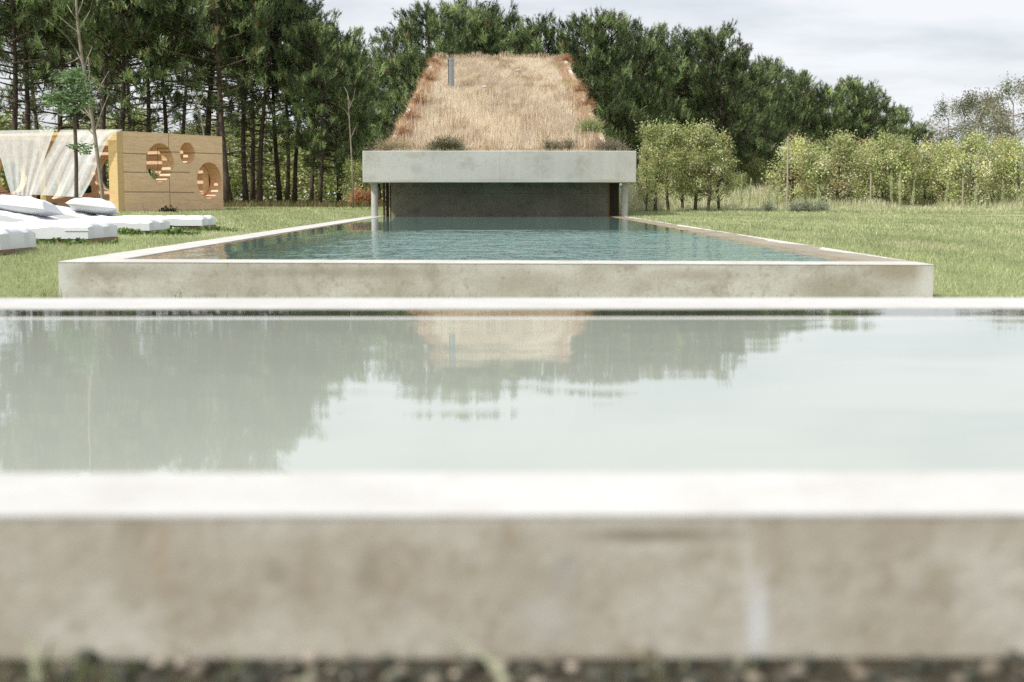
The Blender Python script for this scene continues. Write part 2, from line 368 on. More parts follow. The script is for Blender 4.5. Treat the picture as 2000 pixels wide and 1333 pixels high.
b = MB(); b.prism([(XL, fy(XL)+.625), (XL+CW, fy(XL+CW)+.625), (XL+CW, PEND+.3), (XL, PEND+.3)], COP-.031, COP+.001); b.build('side_coping', M_COP_FAR, lp, bevel=.004, loc=(0,-14,0))
b = MB(); b.prism([(XR-CW, fy(XR)+.505), (XR-.003, fy(XR)+.505), (XR-.003, PEND), (XR-CW, PEND)], -.5, COP-.0315); b.build('side_wall', M_WALL_FAR, lp, loc=(0,-14,0))
b = MB(); b.prism([(XR-CW, fy(XR)+.625), (XR, fy(XR)+.625), (XR, PEND+.3), (XR-CW, PEND+.3)], COP-.031, COP-.001); tag(b.build('side_coping', M_COP_WET, lp, bevel=.012, loc=(0,-14,0)), 'wet brown coping along the right side')
b = MB(); b.prism([(XL+CW, fy(XL)+.6), (XR-CW, fy(XR)+.6), (XR-CW, PEND), (XL+CW, PEND)], -1.2, -1.0); b.build('floor', M_WALL_FAR, lp, loc=(0,-14,0))
def body_far(t, x, y):
    n = t.noise(.6, 3, .5)
    deep = t.mix(n, (.10,.205,.19), (.15,.255,.235))
    ledge = t.rng(t.math('ADD', x, t.math('MULTIPLY', t.noise(.5, 2, .5, loc=(9,2,0)), .3)), -3.35, -3.75)
    ledr = t.rng(x, 3.25, 3.6)
    return t.mix(t.math('MAXIMUM', ledge, ledr), deep, (.26,.21,.13))
def ripple_far(t, x, y):
    n1 = t.noise(1.25, 3, .55, stretch=(1.5,.9,1)); n2 = t.noise(6, 2, .6, stretch=(1,.8,1), loc=(3,3,0))
    h = t.math('ADD', t.math('MULTIPLY', n1, .8), t.math('MULTIPLY', n2, .12))
    edge = t.math('ADD', y, t.math('MULTIPLY', t.noise(.5, 3, .5, loc=(5,5,0)), 6))
    wind = t.rng(edge, 27.5, 31.5, 1, .02)
    wind = t.math('MULTIPLY', wind, t.rng(x, -3.2, -1.2, .04, 1))
    return t.math('MULTIPLY', h, wind), .42
M_WF = water('teal_water', body_far, ripple_far, rough=.02, boost=.95)
plane('pool_water', [(XL+CW-.01, fy(XL+CW)+.615), (XR-CW+.01, fy(XR-CW+.01)+.615), (XR-CW+.01, PEND+.02), (XL+CW-.01, PEND+.02)], COP-.010, M_WF)

# ------------------------------------------------------------------ pavilion
FY = 47.0
pv = thing('pool_pavilion', 'concrete pool pavilion with ramped roof of dry grass at the far end of the pool', 'pavilion', (0, 48, 0))
def pb(name, x0, x1, y0, y1, z0, z1, mat, bev=.02, parent=pv):
    b = MB(); b.box(x0, x1, y0-48, y1-48, z0, z1); return b.build(name, mat, parent, bevel=bev)
zb, zt = P(980, 357, FY).z, P(980, 295, FY).z
fx0, fx1 = P(708, 320, FY).x, P(1243, 320, FY).x
# roof tray: front fascia, side fascias, slab
pb('front_fascia', fx0, fx1, FY, FY+.22, zb, zt, M_FASCIA, .02)
pb('side_fascia', fx0, fx0+.2, FY+.222, 50.6, zb+.002, zt-.002, M_FASCIA, .01)
pb('side_fascia', fx1-.2, fx1, FY+.222, 50.6, zb+.002, zt-.002, M_FASCIA, .01)
pb('roof_slab', fx0+.202, fx1-.202, FY+.222, 50.6, zb+.01, zb+.3, M_FASCIA, 0)
for cx in (-4.235, 4.105):
    b = MB(); b.tube([(cx, -.35, COP+.0), (cx, -.35, zb+.012)], .112, 28); b.build('column', M_COLUMN, pv, smooth=False)
wx0, wx1 = P(764, 400, 48.9).x, P(1190, 400, 48.9).x
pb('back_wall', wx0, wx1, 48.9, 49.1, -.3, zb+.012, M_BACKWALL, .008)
for i, (a, c) in enumerate(((-4.06, -3.99), (-3.965, -3.865), (-3.835, -3.765))):
    pb('timber_post', a, c, 48.92+.1*i, 49.0+.1*i, -.2, zb+.01, M_TIMBER_DARK, .005)
pb('timber_door', wx1+.012, wx1+.34, 49.0, 49.06, .2, zb+.01, M_TIMBER_DARK, .004)
pb('door_frame', wx1-.03, wx1+.008, 48.885, 48.892, .3, zb-.04, plain('rusty_edge', (.30,.17,.06), .8), .0)
# inner room under the ramp
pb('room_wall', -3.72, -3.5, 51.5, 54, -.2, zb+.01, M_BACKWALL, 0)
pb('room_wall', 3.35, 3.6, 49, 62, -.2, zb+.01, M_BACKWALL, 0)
# ramp
c4 = [P(757, 292, 49.6), P(1187, 292, 49.6), P(1103, 114, 72), P(849, 114, 72)]
off = Vector((0, -48, 0))
def slab_between(q, th, name, mat, bev=.01):
    b = MB(); q = [v+off for v in q]; b.add(q+[v-Vector((0,0,th)) for v in q], [(0,1,2,3),(7,6,5,4),(0,4,5,1),(1,5,6,2),(2,6,7,3),(3,7,4,0)]); return b.build(name, mat, pv, bevel=bev)
slab_between(c4, .3, 'ramp_slab', M_SOIL, 0)
up = Vector((0,0,.08))
lq = [c4[0]+up-Vector((.02,0,0)), c4[0]+up+Vector((.13,0,0)), c4[3]+up+Vector((.13,0,0)), c4[3]+up-Vector((.02,0,0))]
slab_between(lq, .5, 'ramp_kerb', M_COP_FAR)
rq = [c4[1]+up-Vector((.13,0,0)), c4[1]+up+Vector((.02,0,0)), c4[2]+up+Vector((.02,0,0)), c4[2]+up-Vector((.13,0,0))]
slab_between(rq, .5, 'ramp_kerb', M_COP_FAR)
# side walls below the ramp, narrower than it
for sx, A, B in ((1, c4[0], c4[3]), (-1, c4[1], c4[2])):
    b = MB(); a = A+off; c = B+off; e = Vector((sx*.15, 0, 0)); th = Vector((sx*.2, 0, 0))
    a2, c2 = a+e-Vector((0,0,.3)), c+e-Vector((0,0,.3)); g0 = .2
    vs = [(a2.x,a2.y,g0),(c2.x,c2.y,g0),tuple(c2),tuple(a2)]; vs2 = [(v[0]+th.x, v[1], v[2]) for v in vs]
    b.add(vs+vs2, [(0,1,2,3),(7,6,5,4),(0,4,5,1),(1,5,6,2),(2,6,7,3),(3,7,4,0)]); b.build('side_wall', M_FASCIA, pv)
b = MB(); a, c = c4[3]+off, c4[2]+off; b.box(a.x+.15, c.x-.15, a.y-.4, a.y-.1, .2, a.z-.31); b.build('end_wall', M_FASCIA, pv)
def ramp_pt(u, v):
    "u across 0..1, v up the ramp 0..1 (perspective ignored: real plane)"
    return (c4[0]*(1-u)+c4[1]*u)*(1-v)+(c4[3]*(1-u)+c4[2]*u)*v
# flue
fb = P(881, 168, 0+66.0)
def ramp_y(px, py):
    n = (c4[1]-c4[0]).cross(c4[3]-c4[0]).normalized(); d = CAMM @ Vector(((px-1000)/FPX, -(py-666.5)/FPX, -1)); o_ = Vector((0,0,CAMZ))
    return (c4[0]-o_).dot(n)/d.dot(n)*d+o_
fb = ramp_y(881, 172); ft = P(881, 119, fb.y)
rr = 8.2*fb.y/FPX*.72
flue = MB(); flue.tube([fb+off-Vector((0,0,.3)), ft+off], rr, 20); fo = flue.build('flue', M_STEEL, pv)
cp = MB(); cp.tube([ft+off+Vector((0,0,.002)), ft+off+Vector((0,0,.09))], rr*1.15, 20); cp.build('cap', M_STEEL, fo)
cp = MB(); cp.tube([ft+off-Vector((0,0,.22)), ft+off-Vector((0,0,.17))], rr*1.06, 20); cp.build('collar', M_STEEL, fo)
b = MB(); q = P(876, 102, fb.y)+off
for k in (-1, 0, 1): b.tube([ft+off+Vector((k*.07,0,.05)), ft+off+Vector((k*.07,0,.38))], .012, 6)
b.tube([ft+off+Vector((-.12,0,.3)), ft+off+Vector((.16,0,.3))], .012, 6); b.build('spark_guard', M_STEEL_DARK, fo)
for px, py in ((1011, 150), (946, 183)):
    q = ramp_y(px, py); v_ = MB(); 
    v_.tube([q+off, q+off+Vector((0,0,.26))], .035, 10); v_.tube([q+off+Vector((-.08,0,.27)), q+off+Vector((.09,0,.29))], .045, 10); v_.build('vent', M_COP_NEAR, pv)

# ------------------------------------------------------------------ blades (grass of all kinds)
def blades(rng, x, y, z, h, w, cols, lean=.35, updir=None, seg2=False):
    n = len(x); a = rng.uniform(0, 2*np.pi, n); la = rng.uniform(0, 2*np.pi, n); l = np.abs(rng.normal(0, lean, n))*h
    dx, dy = np.cos(a)*w/2, np.sin(a)*w/2
    B = np.stack([x, y, z-.01], -1); D = np.stack([dx, dy, 0*dx], -1); T = np.stack([x+np.cos(la)*l, y+np.sin(la)*l, z+h], -1)
    if not seg2:
        V = np.stack([B-D, B+D, T], 1).reshape(-1, 3); F = np.arange(3*n).reshape(-1, 3); return V, F, np.repeat(cols, 3, 0)
    M_ = np.stack([x+np.cos(la)*l*.3, y+np.sin(la)*l*.3, z+h*.6], -1)
    V = np.stack([B-D, B+D, M_+D*.7, M_-D*.7, T], 1).reshape(-1, 3); i = np.arange(n)[:, None]*5
    F = np.concatenate([np.stack([i[:,0], i[:,0]+1, i[:,0]+2], -1), np.stack([i[:,0], i[:,0]+2, i[:,0]+3], -1), np.stack([i[:,0]+3, i[:,0]+2, i[:,0]+4], -1)])
    return V, F, np.repeat(cols, 5, 0)
def pal(rng, n, colors, weights, jit=.2):
    c = np.array(colors)[rng.choice(len(colors), n, p=np.array(weights)/sum(weights))]; return c*rng.uniform(1-jit, 1+jit, (n, 1))
r = rs(11)
def in_view(x, y, m=.5): px = (x/y)*FPX+980; return (px > -60) & (px < 2060)
Vs, Fs, Cs = [], [], []; nv = 0
def addb(t):
    global nv
    V, F, C = t; Vs.append(V); Fs.append(F+nv); Cs.append(C); nv += len(V)
def flush(name, mat, kind='stuff', label=None, cat=None):
    global Vs, Fs, Cs, nv
    o = obj(name, fast_mesh(name, np.concatenate(Vs), np.concatenate(Fs), np.concatenate(Cs)), mat); tag(o, label, cat, kind=kind); Vs, Fs, Cs, nv = [], [], [], 0; return o
GREEN = [(.34,.385,.18), (.43,.46,.25), (.25,.30,.13), (.52,.53,.36), (.52,.48,.33)]
for (y0, y1, N, h, w) in ((12.6, 18, 70000, .05, .008), (18, 26, 90000, .052, .013), (26, 50, 110000, .055, .026), (50, 63, 30000, .07, .05)):
    x = r.uniform(-.37*y1, .39*y1, N); y = r.uniform(y0, y1, N)
    k = in_view(x, y) & ~((x > XL+.04) & (x < XR-.04) & (y > 13.6) & (y < 50.5)) & ~((np.abs(x) < 4.6) & (y < 13.75))
    k &= ~((np.abs(x) < 4.0) & (y > 48) & (y < 73))
    x, y = x[k], y[k]; c = pal(r, len(x), GREEN, [5, 4, 3, 2, .6])
    patch = .5+.5*nz2(x*.6, y*.35); c *= (.80+.3*patch+.16*nz2(x*2.7+4, y*1.1))[:, None]; dry = (nz2(x*.9+7, y*.5+3) > .5) & (r.uniform(0, 1, len(x)) < .4); c[dry] = np.array((.55,.50,.34))*r.uniform(.8, 1.1, (dry.sum(), 1)); c = np.clip(c*1.22, 0, .85)
    addb(blades(r, x, y, ground(x, y), h*r.uniform(.5, 1.25, len(x)), w*r.uniform(.7, 1.3, len(x)), c, .5))
flush('grass', M_GRASS)
# tall meadow grass and weeds before the orchard
N = 80000; x = r.uniform(4.6, 34, N); y = r.uniform(51, 76, N)
edge = np.interp(x, [4, 9, 14, 34], [55, 56, 55, 54]); k = in_view(x, y) & (y > edge+1.2*nz2(x, 0*y))
x, y = x[k], y[k]; e = np.interp(x, [4, 9, 14, 34], [55, 56, 55, 54]); hh = np.clip((y-e)/6, .12, 1)*(.6+.4*nz2(x*.7, y*.5))
addb(blades(r, x, y, ground(x, y), np.clip(hh*1.15, .12, 1.3)*r.uniform(.4, 1.2, len(x)), r.uniform(.02, .05, len(x)), pal(r, len(x), [(.60,.62,.38), (.66,.66,.45), (.46,.50,.27), (.68,.61,.46)], [4, 3, 3, 2.]), .3, seg2=True))
flush('meadow_grass', M_GRASS)
# under the pines and left tree line
N = 26000; x = r.uniform(-27, 0, N); y = r.uniform(58, 78, N); k = in_view(x, y) & (x < -4.4); x, y = x[k], y[k]
addb(blades(r, x, y, ground(x, y), r.uniform(.08, .35, len(x)), r.uniform(.03, .05, len(x)), pal(r, len(x), [(.14,.16,.06), (.24,.2,.1), (.2,.12,.06)], [4, 3, 1.5]), .4, seg2=True))
flush('undergrowth_grass', M_GRASS)
# dry roof grass
N = 110000; u = r.uniform(.0, 1, N); v = r.uniform(0, 1, N)**1.0
pts = np.array(c4); Pq = (pts[0]*(1-u[:,None])+pts[1]*u[:,None])*(1-v[:,None])+(pts[3]*(1-u[:,None])+pts[2]*u[:,None])*v[:,None]
edge = np.minimum(u, 1-u); gapn = nz2(Pq[:,1]*1.3+u*3, Pq[:,1]*.4)
k = (edge > .03) | ((gapn > -.25) & (r.uniform(0, 1, N) < .9)); Pq, u, v, edge = Pq[k], u[k], v[k], edge[k]; n = len(u)
STRAW = [(.80,.69,.52), (.86,.78,.64), (.70,.56,.38), (.90,.84,.74), (.58,.48,.30)]
c = pal(r, n, STRAW, [5, 4, 3, 2, 1.])
nn = nz2(Pq[:,0]*1.7, Pq[:,1]*.8); rust = (r.uniform(0, 1, n) < np.where(edge < .09, .55, .05)); c[rust] = np.array((.50,.27,.14))*r.uniform(.7, 1.3, (rust.sum(), 1))
dk = (nn > .3) & (r.uniform(0, 1, n) < .45); c[dk] = np.array((.46,.33,.20))*r.uniform(.8, 1.2, (dk.sum(), 1))
gn = (edge < .12) & (nz2(Pq[:,1]*.9+5, u*4) > .35) & (r.uniform(0,1,n) < .5); c[gn] = np.array((.42,.42,.22))*r.uniform(.8, 1.2, (gn.sum(), 1))
c *= (.92+.16*(nz2(Pq[:,0]*.9+2, Pq[:,1]*.33) > 0)+.12*nz2(Pq[:,0]*2.3, Pq[:,1]*1.1))[:, None]; c = np.clip(c, 0, .9); h = r.uniform(.04, .20, n)*np.where(v < .35, 1.4, 1)*np.where((edge < .08), .9, 1)
addb(blades(r, Pq[:,0], Pq[:,1], Pq[:,2], h, r.uniform(.010, .024, n), c, .8, seg2=False))
for side in (0, 1):      # ragged growth hanging over both edges
    N = 5200; v = r.uniform(0, 1, N); u = np.abs(r.normal(0, .018, N)); k = (nz2(v*23+side*7, v*9) > -.28) | (u > .03); v, u = v[k], u[k]; N = len(v); u = u-.002; u = 1-u if side else u
    Pe = (pts[0]*(1-u[:,None])+pts[1]*u[:,None])*(1-v[:,None])+(pts[3]*(1-u[:,None])+pts[2]*u[:,None])*v[:,None]
    addb(blades(r, Pe[:,0], Pe[:,1], Pe[:,2]+.04, r.uniform(.08, .30, N)*(.75+.5*nz2(v*31, v*5)), r.uniform(.014, .03, N), pal(r, N, [(.58,.36,.20), (.72,.55,.38), (.44,.25,.13), (.5,.46,.25), (.8,.66,.5)], [4, 4, 2, 1.5, 3]), .9))
# tall stems low on the ramp and a fringe on its crest
N = 3500; u = r.uniform(.04, .96, N); v = r.uniform(0, .6, N)**1.3; Pq = (pts[0]*(1-u[:,None])+pts[1]*u[:,None])*(1-v[:,None])+(pts[3]*(1-u[:,None])+pts[2]*u[:,None])*v[:,None]
addb(blades(r, Pq[:,0], Pq[:,1], Pq[:,2], r.uniform(.3, .6, N), np.full(N, .016), pal(r, N, STRAW+[(.25,.15,.08)], [5, 4, 3, 2, 1, 2.5]), .12))
N = 900; u = r.uniform(.0, 1, N); Pq = pts[3]*(1-u[:,None])+pts[2]*u[:,None]-np.array((0,.2,0)); hc = .12+.22*np.clip(nz2(u*14, u*9), 0, 1)+r.uniform(0, .12, N)
addb(blades(r, Pq[:,0], Pq[:,1], Pq[:,2], hc, np.full(N, .03), pal(r, N, STRAW+[(.36,.18,.09)], [5, 3, 3, 1, 1, 4]), .3))
# soil tray behind the fascia
N = 16000; x = r.uniform(fx0+.25, fx1-.25, N); y = r.uniform(FY+.3, 50.5, N); 
k = (r.uniform(0,1,N) < np.where((x < -3.6) | (x > 3.4), .45, 1.)); x, y = x[k], y[k]; N = len(x)
addb(blades(r, x, y, np.full(N, zt-.10), r.uniform(.08, .26, N)*np.where(x < -3.7, .8, 1), r.uniform(.012, .022, N), pal(r, N, STRAW+[(.3,.28,.15)], [5, 4, 3, 1, 1, 2]), .3))
flush('dry_grass', M_DRY)
pb('soil', fx0+.21, fx1-.21, FY+.23, 50.59, zb+.31, zt-.09, M_SOIL, 0)

# ------------------------------------------------------------------ leaves and trees
def unit(rng, n): v = rng.normal(0, 1, (n, 3)); return v/np.linalg.norm(v, axis=1)[:, None]
def leaf_quads(rng, C, size, cols, flat=.0, aspect=.55):
    "one kite-shaped leaf at every centre"
    n = len(C); a = unit(rng, n); a[:, 2] *= (1-flat); a /= np.linalg.norm(a, axis=1)[:, None]; b = np.cross(a, unit(rng, n)); b /= np.linalg.norm(b, axis=1)[:, None]
    s = (size*rng.uniform(.6, 1.3, n))[:, None]
    V = np.stack([C-a*s*.5, C+b*s*aspect*.5-a*s*.05, C+a*s*.5, C-b*s*aspect*.5-a*s*.05], 1).reshape(-1, 3)
    return V, np.arange(4*n).reshape(-1, 4), np.repeat(cols, 4, 0)
def tufts(rng, C, dirs, L, W, cols, k=22):
    "a bottle-brush of needle slivers round each centre, pointing along dirs"
    n = len(C); C = np.repeat(C, k, 0); D = np.repeat(dirs, k, 0); d = D*1.15+unit(rng, n*k)*.85; d /= np.linalg.norm(d, axis=1)[:, None]
    s = np.cross(d, unit(rng, n*k)); s /= np.linalg.norm(s, axis=1)[:, None]; l = L*rng.uniform(.6, 1.25, (n*k, 1)); w = W*rng.uniform(.6, 1.3, (n*k, 1))
    st = C+D*rng.uniform(-.25, .25, (n*k, 1)); V = np.stack([st-s*w/2, st+s*w/2, st+d*l], 1).reshape(-1, 3)
    c = np.repeat(cols, k, 0)*rng.uniform(.8, 1.2, (n*k, 1)); return V, np.arange(3*n*k).reshape(-1, 3), np.repeat(c, 3, 0)
def cat(parts):
    V, F, C = [], [], []; n = 0
    for v, f, c in parts: V.append(v); F.append(f+n); C.append(c); n += len(v)
    return np.concatenate(V), np.concatenate(F), np.concatenate(C)

def pine_proto(seed, H, base, rad, nb=46, dead=14, lean=.8, trunk_r=.2, dens=1., lowd=1.):
    rng = rs(seed); rd = random.Random(seed); tb = MB()
    pts = []; lx, ly = rng.normal(0, lean, 2)
    for i in range(9):
        f = i/8; pts.append(Vector((lx*f*f+.28*math.sin(4*f+seed), ly*f+.2*math.cos(5*f+seed), H*.97*f)))
    tb.tube(pts, [trunk_r*(1-.82*(i/8)) + (.05 if i == 0 else 0) for i in range(9)], 9)
    def tp(z): f = max(0, min(.999, z/(H*.97)))*8; i = int(f); return pts[i].lerp(pts[i+1], f-i)
    C, D, TN = [], [], []
    limbs = MB()
    for i in range(nb):
        f = (i+.5)/nb; z = base+(H*.96-base)*f; f2 = (z-base)/(H-base)
        L = rad*(.35+.75*math.sin(math.pi*min(1, (f2*.85+.18))))*rd.uniform(.6, 1.2); az = i*2.4+rd.uniform(-.5, .5); upw = .15+.75*f2+rd.uniform(-.15, .2)
        p0 = tp(z); dirv = Vector((math.cos(az), math.sin(az), 0)); side = Vector((-math.sin(az), math.cos(az), 0))
        bp = [p0+dirv*(L*t)+Vector((0,0,L*upw*t**1.4*.7)) + side*(.12*L*math.sin(3*t+i)) for t in (0, .33, .66, 1)]
        limbs.tube(bp, [.055*(1-f2*.6)+.012, .04, .026, .012], 5)
        nt = int((2.4+L*1.5)*(dens if f2 > .3 else dens*lowd))
        for k in range(nt):
            t = rd.uniform(.36, 1.06)**.75; j = min(2, int(t*3)); q = bp[j].lerp(bp[j+1], min(1.1, t*3-j))
            sp = .16+.30*t*L/rad; q = q+Vector((rd.gauss(0, sp), rd.gauss(0, sp), rd.gauss(.08, sp*.6)))
            tone = rd.choice((.38, .6, .85, 1.15, 1.7))
            for m in range(9):
                C.append(q+Vector((rd.gauss(0,.2), rd.gauss(0,.2), rd.gauss(0,.15)))); D.append((dirv*.4+Vector((rd.gauss(0,.35), rd.gauss(0,.35), .9))).normalized()); TN.append(tone)
    for k in range(7):      # leading candles
        q = tp(H*.96)+Vector((rd.gauss(0,.22), rd.gauss(0,.22), rd.uniform(-.5, .35))); C.append(q); D.append(Vector((0,0,1))); TN.append(1.1)
    for k in range(dead):   # dead snags under the crown
        z = rd.uniform(base*.35, base*1.05); az = rd.uniform(0, 6.28); L = rd.uniform(.6, 2.2); p0 = tp(z); d = Vector((math.cos(az), math.sin(az), rd.uniform(-.25, .35)))
        limbs.tube([p0, p0+d*L*.5+Vector((0,0,rd.uniform(-.1,.2))), p0+d*L], [.03, .02, .008], 4)
        for q_ in range(3): 
            t = rd.uniform(.4, .9); d2 = Vector((rd.gauss(0,1), rd.gauss(0,1), rd.gauss(0,.6))); limbs.tube([p0+d*L*t, p0+d*L*t+d2*.35], [.012, .005], 3)
    C = np.array(C); D = np.array(D); n = len(C)
    cols = pal(rng, n, [(.135,.19,.07), (.21,.265,.105), (.065,.11,.045), (.29,.35,.17), (.30,.18,.09)], [5, 4, 3, 2.5, .2], .12)*np.array(TN)[:, None]
    V, F, Cc = tufts(rng, C, D, .30, .04, cols, 18)
    m1 = bpy.data.meshes.new('pine_trunk'); m1.from_pydata(tb.v, [], tb.f); m1.materials.append(M_BARK_PINE); m1.polygons.foreach_set('use_smooth', [True]*len(m1.polygons))
    m2 = bpy.data.meshes.new('pine_limbs'); m2.from_pydata(limbs.v, [], limbs.f); m2.materials.append(M_BARK_PINE)
    m3 = fast_mesh('pine_crown', V, F, Cc); m3.materials.append(M_PINE)
    return m1, m2, m3, H
PT = [pine_proto(1, 16, 5.2, 3.5, 50, 24, lowd=.22), pine_proto(2, 16, 6.6, 3.3, 48, 26, lowd=.25), pine_proto(3, 16, 4.6, 3.3, 52, 20, lowd=.35)]     # tall, bare below
PL = [pine_proto(5, 12, 1.9, 3.0, 64, 6), pine_proto(6, 12, 2.4, 2.8, 62, 6), pine_proto(7, 12, 1.6, 3.2, 66, 4)]        # full to near the ground
def place_tree(name, protos, i, px, Y, top, label, cat_, group, sx=1.0, rot=None, parts=('trunk', 'limbs', 'crown')):
    m1, m2, m3, H = protos[i % len(protos)]; p = P(px, 385, Y); top = top+(24 if name == 'pine_tree' and group != G1 else 0); z0 = gz(p.x, Y); h = (P(px, top, Y).z-z0); s = h/H
    t = thing(name, label, cat_, (p.x, Y, z0-.05), (i*2.1+px*.37) if rot is None else rot, group); t.scale = (s*sx, s*sx, s)
    obj(parts[0], m1, None, t); o2 = obj(parts[1], m2, None, t); obj(parts[2], m3, None, t); return t
G1 = 'pines of the tall bare-stemmed stand behind the cabana'
left = [(22, 64, -190, 'leftmost trunk of the stand, at the left edge behind the white curtain'), (52, 66, -150, 'second trunk from the left edge'),
 (126, 70, -130, 'trunk between the leafy sapling and the left edge'), (166, 69, -120, 'trunk seen just left of the bare sapling stem'),
 (210, 62, -170, 'thick trunk rising right above the curtain corner'), (239, 63, -140, 'trunk straight above the yellow corner post of the cabana'),
 (296, 64, -90, 'trunk above the big round cabana window'), (322, 68, -60, 'trunk above the middle of the cabana side wall'),
 (412, 66, -185, 'leaning dark trunk above the right end of the cabana'), (452, 62, -175, 'first trunk clear of the cabana on its right'),
 (483, 65, -60, 'second trunk to the right of the cabana'), (512, 64, -70, 'third trunk to the right of the cabana'),
 (541, 67, -35, 'fourth trunk to the right of the cabana, pale patch at its foot'), (582, 66, 12, 'fifth trunk right of the cabana, its tip near the top of the picture'),
 (628, 63, 50, 'spiky-tipped, midway between cabana and pavilion'), (657, 65, 62, 'last sturdy trunk before the pavilion'),
 (698, 74, 95, 'slim low pine at the bright gap left of the pavilion')]
for i, (px, Y, top, lb) in enumerate(left): place_tree('pine_tree', PT if px < 620 else [PT[2], PL[1]], i, px, Y, top, 'tall pine, '+lb, 'pine tree', G1, 1.0 if px < 560 else 1.02)
G2 = 'pines of the second row behind the stand'
back = [(80, 86, -60, 'behind the gap right of the two leftmost trunks'), (185, 90, -60, 'behind the bare sapling'), (268, 84, -60, 'filling the gap above the cabana post'), (362, 92, -60, 'behind the right half of the cabana roof line'),
 (432, 82, -50, 'behind the right corner of the cabana'), (500, 88, -30, 'between the second and third trunks right of the cabana'), (560, 84, 5, 'its crown under the open sky left of the notch'), (612, 82, 25, 'behind the dark trunk midway to the pavilion'), (675, 90, 60, 'pale tip in the notch left of the pavilion')]
for i, (px, Y, top, lb) in enumerate(back): place_tree('pine_tree', PT, i+1, px, Y, top, 'pine of the hidden second row, '+lb, 'pine tree', G2)
G3 = 'pines in the dark row behind and right of the pavilion'
right = [(738, 88, 118, PL, 'short pine in the notch left of the grass roof'), (778, 84, 40, PT, 'sunlit pine directly left of the roof ramp'), (835, 80, 2, PL, 'broad bright pine behind the flue'), (885, 84, -12, PL, 'tallest pine behind the roof crest, just right of the flue'), (945, 83, 0, PL, 'full pine behind the middle of the roof crest'),
 (1000, 86, 5, PL, 'pine behind the right half of the roof crest'), (1050, 84, 22, PL, 'pine behind the right end of the roof crest'), (1100, 98, 92, PL, 'low pine in the notch at the right end of the roof'), (1140, 84, 22, PL, 'tall bright pine just right of the roof ramp'), (1195, 83, 8, PL, 'rounded pine above the right end of the fascia'),
 (1245, 86, 32, PL, 'pine above the left end of the leafy orchard clump'), (1295, 92, 84, PL, 'pine above the middle of the orchard clump'), (1350, 90, 44, PL, 'pine with twin tips above the orchard clump'), (1405, 88, 36, PL, 'big pine right of the orchard clump'), (1455, 95, 98, PL, 'pine with single raised tip right of the big one'),
 (1500, 100, 96, PL, 'pine behind the left end of the hedge row'), (1548, 104, 122, PL, 'pine above the grey stake'), (1600, 106, 150, PL, 'pine above the first hedge tree crowns'), (1650, 108, 134, PL, 'smoothly rounded pine above the hedge row'), (1695, 108, 146, PL, 'pine third from the right end of the dark row'), (1742, 112, 186, PL, 'pine second from the right end of the dark row'), (1785, 116, 222, PL, 'last low pine at the right end of the dark row')]
for i, (px, Y, top, pr, lb) in enumerate(right): place_tree('pine_tree', pr, i, px, Y, top, 'dark green pine, '+lb, 'pine tree', G3, (.82, 1.0, .88)[i % 3])

G4 = 'pines of the hidden row behind the dark row'
for i, (px, Y, top, lb) in enumerate([(805, 98, 60, 'left of the flue'), (910, 98, 25, 'behind the roof crest'), (1025, 98, 30, 'behind the right of the roof crest'), (1120, 106, 80, 'beside the roof top corner'), (1172, 98, 60, 'right of the roof ramp'), (1222, 100, 75, 'above the fascia end'), (1272, 104, 100, 'above the fruit trees, left'), (1325, 103, 98, 'above the fruit trees, right'),
    (1378, 102, 90, 'left shoulder of the big pine'), (1430, 103, 108, 'right shoulder of the big pine'), (1480, 110, 130, 'above the dark gap'), (1525, 114, 155, 'left of the grey stake'), (1575, 116, 140, 'right of the grey stake'), (1626, 118, 182, 'above the middle stake, left'), (1672, 120, 172, 'above the middle stake'), (1720, 120, 190, 'above the middle stake, right'), (1765, 124, 212, 'near the right end')]):
    place_tree('pine_tree', PL, i+1, px, Y, top+22, 'shaded pine of the rear row, '+lb, 'pine tree', G4, 1.0)

